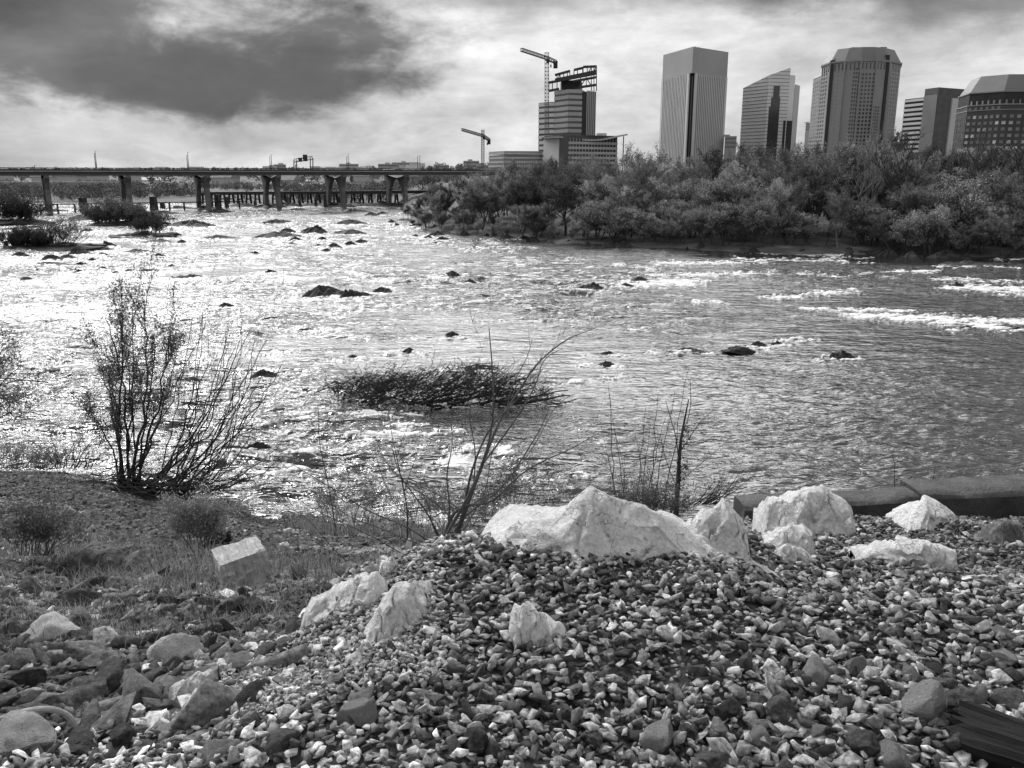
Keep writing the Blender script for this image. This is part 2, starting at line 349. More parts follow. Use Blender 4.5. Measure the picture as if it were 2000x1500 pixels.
fq = math_('MULTIPLY', 2.4, math_('ADD', math_('MULTIPLY', at_.outputs['Fac'], .9), math_('SUBTRACT', math_('MULTIPLY', tnoise(3.5, 9, (.4, 1.6, 1), .85), 2.6), 1.75))); fq_c = N.new('ShaderNodeClamp'); L.new(fq, fq_c.inputs[0])
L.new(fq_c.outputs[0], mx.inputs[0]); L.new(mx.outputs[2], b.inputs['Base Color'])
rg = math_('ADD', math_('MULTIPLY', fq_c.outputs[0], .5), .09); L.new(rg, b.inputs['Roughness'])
h = math_('ADD', math_('MULTIPLY', tnoise(.9, 3, (.5, 1.2, 1), .5), 1.0), math_('MULTIPLY', tnoise(3.2, 3, (.5, 1.2, 1), .5), .5))
bp = N.new('ShaderNodeBump'); bp.inputs['Distance'].default_value = .5
L.new(math_('MULTIPLY', math_('ADD', math_('MULTIPLY', at2.outputs['Fac'], .8), .12), 1.0), bp.inputs['Strength']); L.new(h, bp.inputs['Height']); L.new(bp.outputs[0], b.inputs['Normal'])
wo = mesh_np('river_water', V, Fc, wm, smooth=True, tone=foam_glare_mask.ravel(), attr='foam_glare')
a = wo.data.attributes.new('rough', 'FLOAT', 'POINT'); a.data.foreach_set('value', rough.ravel().astype(np.float32))
tag(wo, kind='structure')

# ---------- camera, light, sky ----------
cam = bpy.data.objects.new('camera', bpy.data.cameras.new('camera')); C.objects.link(cam)
cam.location = (0, 0, CH); cam.rotation_euler = (PI/2-PITCH, 0, 0); cam.data.lens = 36*F/2000; cam.data.sensor_width = 36
cam.data.clip_start = .05; cam.data.clip_end = 20000
bpy.context.scene.camera = cam
SUN_AZ, SUN_EL = math.radians(-34), math.radians(42)
sd = bpy.data.lights.new('sun', 'SUN'); sd.energy = 1.5 ; sd.angle = math.radians(14); sd.color = (1, 1, 1)
so = bpy.data.objects.new('sun', sd); C.objects.link(so)
dirv = Vector((math.sin(SUN_AZ)*math.cos(SUN_EL), math.cos(SUN_AZ)*math.cos(SUN_EL), math.sin(SUN_EL)))
so.rotation_euler = dirv.to_track_quat('Z', 'Y').to_euler()
W = bpy.data.worlds.new('World'); bpy.context.scene.world = W; W.use_nodes = True
nt = W.node_tree; N = nt.nodes; L = nt.links
bg = N['Background']; bg.inputs['Strength'].default_value = .1
sky = N.new('ShaderNodeTexSky'); sky.sky_type = 'NISHITA'; sky.sun_disc = False; sky.sun_elevation = SUN_EL; sky.sun_rotation = SUN_AZ
bw = N.new('ShaderNodeRGBToBW'); L.new(sky.outputs[0], bw.inputs[0])
tc = N.new('ShaderNodeTexCoord'); sx = N.new('ShaderNodeSeparateXYZ'); L.new(tc.outputs['Generated'], sx.inputs[0])
az = math_('ARCTAN2', sx.outputs['X'], sx.outputs['Y']); el = math_('ARCSINE', sx.outputs['Z'], 0)
def cnoise(sc, det, zs=2.4, ro=.55, off=0):
    mp = N.new('ShaderNodeMapping'); mp.inputs['Scale'].default_value = (1, 1, zs); mp.inputs['Location'].default_value = (off, off*.7, 0); L.new(tc.outputs['Generated'], mp.inputs[0])
    t = N.new('ShaderNodeTexNoise'); t.inputs['Scale'].default_value = sc; t.inputs['Detail'].default_value = det; t.inputs['Roughness'].default_value = ro; t.inputs['Distortion'].default_value = .25
    L.new(mp.outputs[0], t.inputs['Vector']); return t.outputs['Fac']
n1 = cnoise(3.2, 8, 2.2, .55, .3); n2 = cnoise(9, 7, 2.0, .6, 1.7)
nn = math_('SUBTRACT', math_('ADD', math_('MULTIPLY', n1, 1.3), math_('MULTIPLY', n2, .7)), 1.0)   # about -.5 .. .5
def blob(caz, cel, raz, rel, wob=1.6, soft=1.0):
    """cloud mass round a bearing and elevation (degrees), with a ragged edge"""
    a_ = math_('DIVIDE', math_('SUBTRACT', az, math.radians(caz)), math.radians(raz))
    e_ = math_('DIVIDE', math_('SUBTRACT', el, math.radians(cel)), math.radians(rel))
    r_ = math_('ADD', math_('MULTIPLY', a_, a_), math_('MULTIPLY', e_, e_))
    r_ = math_('ADD', r_, math_('MULTIPLY', nn, wob))
    mr = N.new('ShaderNodeMapRange'); mr.interpolation_type = 'SMOOTHSTEP'; mr.inputs['From Min'].default_value = 1+soft*.6; mr.inputs['From Max'].default_value = 1-soft*.6
    L.new(r_, mr.inputs['Value']); return mr.outputs[0]
n3 = cnoise(22, 6, 1.8, .6, 3.1)
base = math_('ADD', math_('ADD', 5.1, math_('MULTIPLY', nn, 4.0)), math_('MULTIPLY', math_('SUBTRACT', n3, .5), 2.6))
def apply(v, m_, k): return math_('MULTIPLY', v, math_('ADD', 1, math_('MULTIPLY', m_, k-1)))
v = base
v = apply(v, blob(-4, 9, 17, 7, 1.2, 1.4), 1.2)          # bright gap above the bridge
v = apply(v, blob(-26, 8.3, 20, 4.6, 3.0, .75), .2)       # dark cloud bank, upper left
v = apply(v, blob(-17, 6.0, 9, 2.4, 2.6, 1.1), .45)
v = math_('MULTIPLY', v, math_('ADD', 1, math_('MULTIPLY', math_('SUBTRACT', cnoise(6, 8, 3.2, .62, 5.3), .5), 1.7)))
v = apply(v, blob(-35, 12.5, 14, 5, 2.6, .8), .38)
v = apply(v, blob(-14, 11.0, 9, 1.6, 2.6, .9), .5)
v = apply(v, blob(-24, 12.3, 6, 2.4, 2, 1.2), 1.9)
v = apply(v, blob(-27, 2.2, 16, 1.6, 1.2, 1.3), .75)
v = apply(v, blob(36, 11.5, 22, 5, 2.4, .9), .42)
v = apply(v, blob(14, 12.0, 26, 2.6, 2.6, 1.2), .55)
v = apply(v, blob(-40, 4, 12, 3, 2.0, 1.2), .6)
v = apply(v, blob(-24, 27, 50, 15, .35, .8), 7.4)         # the sun's glow behind thin cloud
mixs = N.new('ShaderNodeMix'); mixs.data_type = 'FLOAT'; mixs.inputs[0].default_value = .93
L.new(bw.outputs[0], mixs.inputs[2]); L.new(v, mixs.inputs[3])
L.new(mixs.outputs[0], bg.inputs['Color'])
vs = bpy.context.scene.view_settings; vs.view_transform = 'Standard'; vs.look = 'None'; vs.gamma = 1; vs.exposure = .34
# ======================= NEAR BANK =======================
def rock_mesh(name, seed, m, sub=3, planes=11, flat=(1, 1, 1), nz=.07, nsc=1.6, link=False, soft=.9):
    """angular stone: a ball cut by random planes, then roughened"""
    bm = bmesh.new(); bmesh.ops.create_icosphere(bm, subdivisions=sub, radius=1)
    r = np.random.RandomState(seed); Nn = r.normal(size=(planes, 3)); Nn /= np.linalg.norm(Nn, axis=1)[:, None]
    dd = r.uniform(.52, soft, planes)
    P = np.array([v.co[:] for v in bm.verts]); dots = P @ Nn.T
    rr = np.where(dots > .05, dd/np.maximum(dots, .05), 9).min(1); rr = np.minimum(rr, 1.0)
    P = P*rr[:, None]
    off = Vector((seed*3.7, seed*1.3, seed*.7))
    for v, p in zip(bm.verts, P):
        q = Vector(p); n = mnoise.fractal(q*nsc+off, 1, 2.1, 4)*nz+mnoise.fractal(q*nsc*3+off, 1, 2.1, 3)*nz*.35
        v.co = q*(1+n)
    for v in bm.verts: v.co = Vector((v.co.x*flat[0], v.co.y*flat[1], v.co.z*flat[2]))
    for f in bm.faces: f.smooth = True
    me = bpy.data.meshes.new(name); bm.to_mesh(me); bm.free(); me.materials.append(m)
    try: me.set_sharp_from_angle(angle=math.radians(38))
    except Exception: pass
    return me

# ---- small stone prototypes for the ballast (hulls with worn edges) ----
def pebble_proto(seed, npts=11, bev=.045):
    r = np.random.RandomState(seed); bm = bmesh.new()
    pts = r.normal(size=(npts, 3)); pts /= np.linalg.norm(pts, axis=1)[:, None]; pts *= r.uniform(.8, 1.05, (npts, 1))
    for p in pts: bm.verts.new(p)
    res = bmesh.ops.convex_hull(bm, input=bm.verts)
    bmesh.ops.delete(bm, geom=[e for e in res['geom_interior'] if isinstance(e, bmesh.types.BMVert)], context='VERTS')
    bmesh.ops.dissolve_limit(bm, angle_limit=math.radians(22), verts=bm.verts, edges=bm.edges)
    bmesh.ops.bevel(bm, geom=list(bm.edges), offset=bev, segments=1, affect='EDGES', profile=.6)
    bmesh.ops.triangulate(bm, faces=bm.faces)
    V = np.array([v.co[:] for v in bm.verts]); Fc = np.array([[v.index for v in f.verts] for f in bm.faces]); bm.free()
    return V, Fc
PROT = [pebble_proto(100+i) for i in range(16)]
def rotm(a, b, c):
    ca, sa, cb, sb, cc, sc_ = np.cos(a), np.sin(a), np.cos(b), np.sin(b), np.cos(c), np.sin(c)
    R = np.empty(a.shape+(3, 3))
    R[..., 0, 0] = ca*cb; R[..., 0, 1] = ca*sb*sc_-sa*cc; R[..., 0, 2] = ca*sb*cc+sa*sc_
    R[..., 1, 0] = sa*cb; R[..., 1, 1] = sa*sb*sc_+ca*cc; R[..., 1, 2] = sa*sb*cc-ca*sc_
    R[..., 2, 0] = -sb; R[..., 2, 1] = cb*sc_; R[..., 2, 2] = cb*cc
    return R
def scatter_stones(name, P, S, tones, m, seed, tilt=.42, flat=(1, .70, .38)):
    r = np.random.RandomState(seed); n = len(P); kind = r.randint(0, len(PROT), n)
    R = rotm(r.uniform(0, 2*np.pi, n), r.normal(0, tilt, n), r.normal(0, tilt, n))
    sc = np.stack([S*r.uniform(.8, 1.25, n)*flat[0], S*r.uniform(.8, 1.2, n)*flat[1], S*r.uniform(.7, 1.3, n)*flat[2]], -1)
    VV, FF, TT = [], [], []; base = 0
    for k, (pv, pf) in enumerate(PROT):
        I = np.nonzero(kind == k)[0]
        if not len(I): continue
        v = np.einsum('nij,nvj->nvi', R[I], pv[None]*sc[I][:, None, :])+P[I][:, None, :]
        VV.append(v.reshape(-1, 3)); FF.append((pf[None]+(np.arange(len(I))*len(pv))[:, None, None]).reshape(-1, 3)+base)
        TT.append(np.repeat(tones[I], len(pv))); base += len(I)*len(pv)
    return mesh_np(name, np.concatenate(VV), np.concatenate(FF), m, tone=np.concatenate(TT))

# where the ballast lies: edge distance by bearing
def ballast_edge(azd): return np.interp(azd, [-40, -30, -22, -17, -12, -8, -3, 8, 13, 16, 19, 40], [2.35, 2.5, 2.85, 3.2, 3.7, 4.0, 4.2, 4.4, 5.2, 7.4, 7.6, 8.4])
rs = np.random.RandomState(11)
def polar_pts(n, az0, az1, d0, d1):
    az = rs.uniform(az0, az1, n); d = np.sqrt(rs.uniform(d0*d0, d1*d1, n))
    return az, d
P_, S_, T_ = [], [], []
def lay(az, d, size, dz, tone):
    x = d*np.tan(np.radians(az)); y = d
    P_.append(np.stack([x, y, hz(x, y)+dz], -1)); S_.append(size); T_.append(tone)
def tones(n, lo=.014, hi=.85, pale=.06):
    t = lo+(hi-lo)*rs.beta(.9, 2.5, n); return np.where(rs.uniform(size=n) < pale, rs.uniform(.3, .65, n), t)
for layer, (cell, dz) in enumerate([(.032, -.004), (.036, .009), (.060, .020)]):
    gx = np.arange(-6.2, 6.2, cell); gy = np.arange(1.35, 8.6, cell)
    X, Y = np.meshgrid(gx, gy); X = X.ravel()+rs.uniform(-.5, .5, X.size)*cell; Y = Y.ravel()+rs.uniform(-.5, .5, Y.size)*cell
    d = np.maximum(Y, np.hypot(X, Y)*.6); azd = np.degrees(np.arctan2(X, Y)); edge = ballast_edge(azd)+.25*perlin(X*1.2, Y*1.2, 5)
    keep = (d < edge) & (np.abs(azd) < 42) & (d > 1.3)
    az_, d_ = azd[keep], d[keep]; n = len(d_)
    big = np.clip((az_-5)/25, 0, 1)*np.clip((3.0-d_)/.9, 0, 1)
    s = cell*.62*rs.lognormal(0, .33, n)*(1+.25*big)*.96
    if layer == 2: s = np.clip(s, 0, .06)
    t = tones(n)
    t *= 1-.35*np.clip((az_-8)/20, 0, 1)*np.clip((d_-2.6)/1.5, 0, 1)     # stones get darker towards the wall
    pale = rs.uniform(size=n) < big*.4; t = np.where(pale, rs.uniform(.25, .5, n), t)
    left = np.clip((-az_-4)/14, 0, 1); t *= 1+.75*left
    if layer == 2: s *= .74
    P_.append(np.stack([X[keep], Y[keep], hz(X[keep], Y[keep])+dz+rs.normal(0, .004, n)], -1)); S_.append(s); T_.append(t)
# fine pale chips on the left shoulder
n = 4200; az_, d_ = polar_pts(n, -21, -5, 2.35, 3.5); lay(az_, d_, rs.lognormal(-4.35, .3, n), .017+rs.uniform(0, .012, n), rs.uniform(.14, .5, n))
BALL = (np.concatenate(P_), np.concatenate(S_), np.concatenate(T_))

# ---- pale boulders: each a ridge with its own outline, standing in the ground ----
def ridge_rock(label, top, base_py, back, front=None, seed=0, m='white_rock', lean=0., Yd=None, group=None, name='boulder', cat='boulder', sharp=1.0, rough=.05):
    """top = outline of the crest in picture points; the crest stands at the ground depth below it, thick front and back"""
    mid = top[len(top)//2]; xs = [p[0] for p in top]
    b0, b1 = base_py if isinstance(base_py, tuple) else (base_py, base_py)
    Ya, Yb = ground_at(xs[0], b0+14).y, ground_at(xs[-1], b1+14).y
    if b0 == b1: Ya = Yb = ground_at(sum(xs)/len(xs), b0+14).y
    front = (front or back*.8)*.62; Ya += front*.9; Yb += front*.9
    pts = [at(a, b, Ya+(Yb-Ya)*(a-xs[0])/(xs[-1]-xs[0])) for a, b in top]
    nX, nT = 130, 90
    X = np.linspace(pts[0].x, pts[-1].x, nX); H = np.interp(X, [p.x for p in pts], [p.z for p in pts])
    H = H+.012*fbm(X*9, X*0+seed, 3, seed)
    YL = np.interp(X, [p.x for p in pts], [p.y for p in pts])[None]; Y = float(YL.mean())
    gb = np.minimum(hz(X, YL[0]-front*.6)-.08, H-.06)[None]; gm = float(gb.min())
    T = np.linspace(-1, 1, nT)
    XX, TT = np.meshgrid(X, T)
    edge = np.minimum((XX-X[0])/(X[-1]-X[0]), (X[-1]-XX)/(X[-1]-X[0]))
    wid = np.clip(edge*7, .12, 1)**.5
    jag = perlin(XX*3.1, TT*0+seed, seed)*.22
    t = np.clip(TT-jag, -1, 1)
    prof = np.where(t < 0, 1-np.abs(t)**(2.3*sharp), 1-np.abs(t)**1.25)
    prof = np.clip(prof, 0, 1)
    YY = YL+np.where(TT < 0, TT*front, TT*back)*wid+jag*.2*back+XX*0
    scale = max(X[-1]-X[0], .1)
    fac = np.abs(perlin(XX/scale*5+seed, YY/scale*5, seed+3))*.9+np.abs(perlin(XX/scale*11, YY/scale*11, seed+5))*.4
    crk = np.clip(1-np.abs(perlin(XX/scale*4+seed*3, YY/scale*2.2+prof, seed+12))*14, 0, 1)*.13
    rid = .13*(np.abs(perlin((XX+YY*.7)/scale*7, prof*2.5-XX/scale*2.8+seed, seed+15))-.2)
    ZZ = gb+(H[None]-gb)*(prof-(rough*2.2*fac+crk+rid)*(1-np.abs(prof)**14))
    ZZ = np.minimum(ZZ, H[None]+.002)
    YY = YY+.14*min(scale, .6)*(np.abs(perlin(XX/scale*4+.3*seed, prof*3+seed, seed+8))-.2)*(1-np.abs(TT))*2
    V = np.stack([XX, YY, ZZ], -1).reshape(-1, 3); idx = np.arange(nX*nT).reshape(nT, nX)
    Fc = np.stack([idx[:-1, :-1], idx[:-1, 1:], idx[1:, 1:], idx[1:, :-1]], -1).reshape(-1, 4)
    # close it underneath
    nb = len(V); rim = np.concatenate([idx[0], idx[1:, -1], idx[-1, ::-1][1:], idx[::-1, 0][1:-1]])
    B = V[rim].copy(); B[:, 2] = gm-.25; V = np.concatenate([V, B, [[X.mean(), Y, gm-.25]]]); k = len(rim)
    q = np.array([[rim[(i+1) % k], rim[i], nb+i, nb+(i+1) % k] for i in range(k)]); tri = np.array([[nb+(i+1) % k, nb+i, nb+k, nb+k] for i in range(k)])
    me = bpy.data.meshes.new(name); me.from_pydata(V.tolist(), [], [tuple(f) for f in Fc.tolist()]+[tuple(f) for f in q.tolist()]+[tuple(f[:3]) for f in tri.tolist()])
    me.polygons.foreach_set('use_smooth', [True]*len(me.polygons)); me.materials.append(M[m]); me.update()
    o = bpy.data.objects.new(name, me); C.objects.link(o)
    c = Vector((float(X.mean()), Y, gm)); me.transform(Matrix.Translation(-c)); o.location = c
    me.set_sharp_from_angle(angle=math.radians(35))
    tag(o, label, cat, group); return o
WG = 'pale boulders along the top of the bank'
ridge_rock('largest pale peaked boulder above the ballast, with a long sloping left shoulder', [(925,1066),(965,1040),(1000,1016),(1040,1006),(1090,998),(1105,985),(1125,955),(1150,942),(1200,957),(1240,975),(1295,1002),(1330,1022),(1400,1060),(1420,1078)], 1075, .55, .42, 1, rough=.10, group=WG)
ridge_rock('pointed white boulder right of the largest peaked one, with a shaded groove', [(1325,1030),(1360,1008),(1395,985),(1415,974),(1428,990),(1448,1012),(1455,1040),(1462,1072)], 1078, .35, .3, 2, group=WG)
ridge_rock('broad mottled pale boulder standing before the concrete wall', [(1496,1000),(1500,985),(1540,975),(1560,960),(1580,949),(1610,953),(1640,968),(1655,985),(1664,1025)], 1040, .5, .4, 3, rough=.07, group=WG)
ridge_rock('slanting flat pale slab leaning below the mottled boulder', [(1470,1075),(1490,1062),(1515,1040),(1545,1026),(1570,1028),(1585,1040),(1590,1060)], 1085, .3, .25, 4, group=WG)
ridge_rock('small pale stone at the foot of the slanting slab', [(1505,1085),(1520,1068),(1535,1058),(1560,1070),(1580,1082),(1590,1092)], 1092, .2, .18, 5, group=WG)
ridge_rock('long low flat white slab half buried in ballast at the right', [(1668,1078),(1690,1066),(1740,1060),(1800,1056),(1830,1062),(1858,1064),(1863,1085),(1865,1098)], 1100, .3, .2, 6, sharp=1.8, group=WG)
ridge_rock('pale boulder leaning on the far right wall', [(1765,1045),(1780,1020),(1800,994),(1825,980),(1845,986),(1862,1000),(1868,1012)], (1045,1010), .4, .35, 7, group=WG)
ridge_rock('dark square boulder at the right edge by the wall', [(1935,1045),(1942,1022),(1960,1015),(1988,1018),(1992,1048)], 1056, .25, .2, 8, m='riprap', sharp=1.6)
ridge_rock('long narrow pale rock running down through the ballast ridge', [(1370,1062),(1400,1075),(1440,1088),(1480,1100),(1520,1122),(1545,1138)], (1085,1140), .16, .12, 9, group=WG)
ridge_rock('arched white boulder on the left rim of the ballast, with dark pockets', [(584,1240),(592,1200),(604,1175),(640,1160),(665,1142),(700,1120),(735,1113),(755,1140),(765,1180)], (1245,1190), .35, .3, 10, rough=.10, group=WG)
ridge_rock('small upright white point behind the arched boulder', [(738,1128),(742,1105),(765,1090),(772,1105),(776,1135)], 1130, .16, .14, 11, group=WG)
ridge_rock('tilted white boulder with a rounded top in the left part of the ballast', [(695,1265),(705,1235),(730,1200),(752,1165),(768,1145),(795,1136),(835,1146),(855,1162),(864,1195)], (1280,1205), .32, .36, 12, rough=.06, group=WG)
ridge_rock('triangular white stone poking out of the middle of the ballast', [(990,1250),(998,1205),(1005,1184),(1020,1177),(1040,1188),(1062,1201),(1088,1214),(1104,1228),(1114,1250)], 1268, .16, .2, 13, group=WG)
ridge_rock('white wedge of stone with a smooth face in the lower left ballast', [(352,1392),(365,1368),(380,1347),(400,1350),(450,1362),(505,1382),(510,1390)], 1400, .14, .16, 14, sharp=1.5, rough=.03, group=WG)
ridge_rock('flat pale streaked rock above the white wedge', [(330,1345),(360,1325),(400,1305),(435,1292),(440,1310),(430,1330)], 1350, .12, .12, 15)
ridge_rock('large rounded brown boulder low on the left bank', [(105,1110),(130,1085),(175,1070),(215,1080),(245,1098),(250,1115)], 1115, .7, .5, 16, m='riprap')

# ---- riprap: every stone its own object ----
RP = [rock_mesh('riprap_stone', 40+i, M['riprap'], sub=4, planes=10, flat=f, nz=.11, nsc=2.4, soft=.68) for i, f in enumerate([(1, .7, .55), (1, .8, .45), (.9, .75, .7), (1, .6, .4), (1, .85, .6), (.95, .7, .38), (1, .65, .6), (.9, .85, .5)])]
PR = [rock_mesh('pale_stone', 60+i, M['white_rock'], sub=4, planes=11, flat=f, nz=.09, nsc=2.6, soft=.8) for i, f in enumerate([(1, .8, .6), (1, .7, .45), (.9, .8, .7)])]
def put_rock(px, py, wpx, label, group=None, lib=RP, name='rock', cat='rock', sink=.3, k=None, tilt=.35, z=None):
    p = ground_at(px, py) if z is None else on(px, py, z)
    r_ = wpx/2*(p-Vector((0, 0, CH))).length/F/.82
    me = lib[k if k is not None else rnd.randrange(len(lib))]
    o = inst(name, me, None, (p.x, p.y, p.z+r_*(.28-sink*.6)), (rnd.gauss(0, tilt), rnd.gauss(0, tilt), rnd.uniform(0, 6.28)), (r_*rnd.uniform(.9, 1.15), r_*rnd.uniform(.85, 1.1), r_*rnd.uniform(.85, 1.15)))
    tag(o, label, cat, group); return o
RG = 'loose rocks of the riprap on the left bank'
named = [(102,1240,95,'pale flat-topped rock among the riprap at the left edge', PR),(145,1285,90,'grey angular rock with a white corner below the pale flat-topped one', RP),(160,1310,60,'dark rounded rock wedged in the lower riprap', RP),
 (345,1285,115,'long speckled pale rock at the edge of the ballast', PR),(345,1308,52,'round dark stone in front of the long speckled rock', RP),(165,1375,100,'big rust-dark slab in the lower left riprap', RP),(205,1348,90,'blocky dark rock above the big slab', RP),
 (70,1290,75,'black wedge of rock near the left edge', RP),(60,1375,60,'pale streaky rock over the rim at the left edge', PR),(25,1300,60,'dark blunt rock at the very left edge', RP),(20,1235,70,'slanting flat slab at the left edge', RP),
 (265,1110,90,'flat pale slab beside the large rounded brown boulder', RP),(370,1190,40,'low brown stone in the dry weeds', RP),(545,1190,45,'square brown stone left of the arched white boulder', RP),(500,1200,70,'dark low rock in the hollow left of the arched boulder', RP),
 (150,1180,80,'brown slab under dry grass stems', RP),(60,1160,60,'low grey rock under bent dry stems', RP),(85,1210,60,'pale split rock above the pale flat-topped one', RP),(255,1265,70,'square-edged dark rock behind the long speckled one', RP),
 (165,1345,60,'wedge-shaped rock above the big rust-dark slab', RP),(500,1375,70,'split grey cobble right of the white wedge', RP),(560,1270,50,'brown cobble on the ballast rim below the arched boulder', RP)]
for px_, py_, w_, lb, lib in named: put_rock(px_, py_, w_, lb, RG, lib)
placed = [(a[0], a[1], a[2]) for a in named]+[(175,1100,150),(470,1130,120),(640,1180,130),(400,1320,90),(380,1385,120),(450,1385,120),(500,1392,90)]
cnt = 0
for t_ in range(2600):
    py_ = rnd.uniform(1110, 1400); edge_y = np.interp(py_, [1110, 1230, 1300, 1350, 1400], [560, 590, 430, 330, 170])
    px_ = rnd.uniform(-90, edge_y)
    w_ = np.interp(py_, [1100, 1230, 1400], [30, 50, 64])*rnd.uniform(.45, 1.35)
    if any(abs(px_-a)*1.0 < (w_+c)*.37 and abs(py_-b_) < (w_+c)*.24 for a, b_, c in placed): continue
    placed.append((px_, py_, w_)); cnt += 1
    where = 'in upper riprap weeds' if py_ < 1200 else ('mid riprap' if py_ < 1300 else 'at the riprap foot')
    side = 'near left edge' if px_ < 150 else ('halfway to ballast' if px_ < 330 else 'towards white boulders')
    size = 'small' if w_ < 40 else ('medium' if w_ < 70 else 'large')
    put_rock(px_, py_, w_, f'{size} angular rock {where}, {side}', RG, RP)
    if cnt > 235: break
# larger stones lying on the ballast
BG = 'bigger pale stones lying on the ballast'
for i, (px_, py_, w_, lb) in enumerate([(1185,1140,30,''),(1045,1295,24,''),(990,1330,26,''),(700,1420,62,'cobble with a long flat face in the lower middle of the ballast'),(1160,1452,60,''),(1285,1470,75,'rounded speckled cobble at the bottom right of centre'),
   (1345,1440,50,'white angular stone near the bottom right of centre'),(1585,1330,60,'oblong white stone in the right ballast'),(1540,1358,44,'white oval stone below the oblong one'),(1665,1310,45,''),(1715,1350,55,''),(1800,1395,80,'large pale boulder-like cobble left of the wooden tie'),
   (1860,1385,62,'pale block-like cobble above the wooden tie'),(1895,1380,55,''),(1525,1410,80,'broad grey cobble at the lower right'),(1480,1455,55,''),(1690,1475,70,'speckled cobble at the bottom edge'),(1745,1500,70,''),(1870,1475,56,'pale stone under the end of the wooden tie'),
   (1780,1330,40,''),(1640,1112,36,'flat white stone in the ballast below the long slab'),(1955,1250,40,''),(1960,1380,60,'pale cobble at the right edge above the tie'),(1590,1440,50,''),(1420,1400,55,''),(1955,1300,50,''),(1830,1350,55,''),
   (890,1320,34,''),(560,1465,60,''),(430,1480,66,''),(240,1460,60,''),(1210,1340,34,''),(930,1480,60,''),(330,1440,55,''),(1100,1400,44,''),(790,1300,40,''),(1400,1505,70,'')]):
    put_rock(px_, py_, w_, lb or ('cobble larger than its neighbours in the '+('left' if px_ < 700 else 'middle' if px_ < 1300 else 'right')+' ballast'), BG, PR if i % 2 else RP, sink=.0, name='cobble', cat='stone')
# cut stone block with grooved side
p = ground_at(478, 1150); s_ = (p-Vector((0, 0, CH))).length/F
bm = bmesh.new(); bmesh.ops.create_cube(bm, size=1)
bmesh.ops.subdivide_edges(bm, edges=bm.edges, cuts=10, use_grid_fill=True)
for v in bm.verts:
    q = v.co.copy()
    n = mnoise.fractal(q*3, 1, 2, 4)*.10-.35*max(0, q.length-.72); v.co = q*(1+n)
    if q.x > .38: v.co.x += .014*(1 if int((q.z+2)*12) % 2 else -1)
me = bpy.data.meshes.new('stone_block'); bm.to_mesh(me); bm.free(); me.materials.append(mat('cut_granite', .3, .75, 3, bump=.8, bscale=12, streak=(5, 1, 1)))
tag(inst('stone_block', me, None, (p.x, p.y, p.z+.24), (-.06, -.14, .5), (84*s_, 84*s_, 66*s_)), 'squared white cut-stone block with a grooved side, tilted on the left bank', 'stone block')

# ---- concrete wall at the right ----
def wall(name, pts_top, w, h, label):
    root = empty(name, pts_top[0]); tag(root, label, 'wall', 'lengths of old concrete wall at the right')
    V = []; n = 60
    P = [Vector(p) for p in pts_top]; body = MB(); cap = MB()
    for i in range(n+1):
        t = i/n; a = P[0].lerp(P[-1], t); d = (P[-1]-P[0]).normalized(); nr = Vector((-d.y, d.x, 0))
        j = mnoise.fractal(Vector((a.x*2.3, a.y, 3)), 1, 2, 5)*.03; k = mnoise.fractal(Vector((a.x*3, a.y, 9)), 1, 2, 5)*.025
        lo = a-Vector((0, 0, h))
        for q in (lo-nr*k*2, a+nr*k*1.2-Vector((0, 0, .03)), a+nr*.03+Vector((0, 0, j*.6)), a+nr*w*.5+Vector((0, 0, j*.4+.01)), a+nr*w+Vector((0, 0, j*.4)), lo+nr*(w+.05)):
            V.append(tuple(q-P[0]))
    for i in range(n):
        for k in range(6):
            a0 = i*6+k; a1 = i*6+(k+1) % 6
            (cap if k in (1, 2, 3) else body).f.append((a0, a1, a1+6, a0+6))
    body.f.append(tuple(range(6))); body.f.append(tuple(n*6+5-k for k in range(6)))
    body.v = V; cap.v = V
    o1 = body.build('wall_face', M['old_concrete'], root); o2 = cap.build('wall_top', M['wall_top'], root, smooth=True)
    for o in (o1, o2):
        bm = bmesh.new(); bm.from_mesh(o.data); bmesh.ops.delete(bm, geom=[v for v in bm.verts if not v.link_faces], context='VERTS'); bmesh.ops.recalc_face_normals(bm, faces=bm.faces); bm.to_mesh(o.data); bm.free()
    return root
wa = on(1455, 992, 6.13); wb = on(1800, 975, 6.17)
wall('concrete_wall', [wa, wb], .30, .9, 'long length of dark old concrete wall behind the mottled boulder')
wa = on(1806, 972, 6.19); wb = on(2250, 950, 6.26)
wall('concrete_wall', [wa, wb], .44, .9, 'nearer length of concrete wall with a wide wet top at the right edge')
# ---- wooden tie at the lower right corner ----
bm = bmesh.new(); bmesh.ops.create_cube(bm, size=1); bmesh.ops.subdivide_edges(bm, edges=bm.edges, cuts=14, use_grid_fill=True)
for v in bm.verts:
    q = v.co.copy(); v.co.y += .012*math.sin(q.x*70+q.z*9); v.co.z += .12*mnoise.fractal(Vector((q.x*2.5, q.y*16, q.z)), 1, 2, 5); v.co.y += .05*mnoise.noise(Vector((q.x*4, q.y, q.z*2))); v.co.x += .06*mnoise.noise(Vector((0, q.y*13, q.z*6)))
me = bpy.data.meshes.new('railway_tie'); bm.to_mesh(me); bm.free(); me.materials.append(M['tie'])
tp = ground_at(1985, 1470)
tag(inst('railway_tie', me, None, (tp.x+.31, tp.y-.24, tp.z-.02), (.02, .03, math.radians(-34)), (1.1, .22, .11)), 'dark weathered wooden railway tie end lying in the ballast at the lower right', 'railway tie')
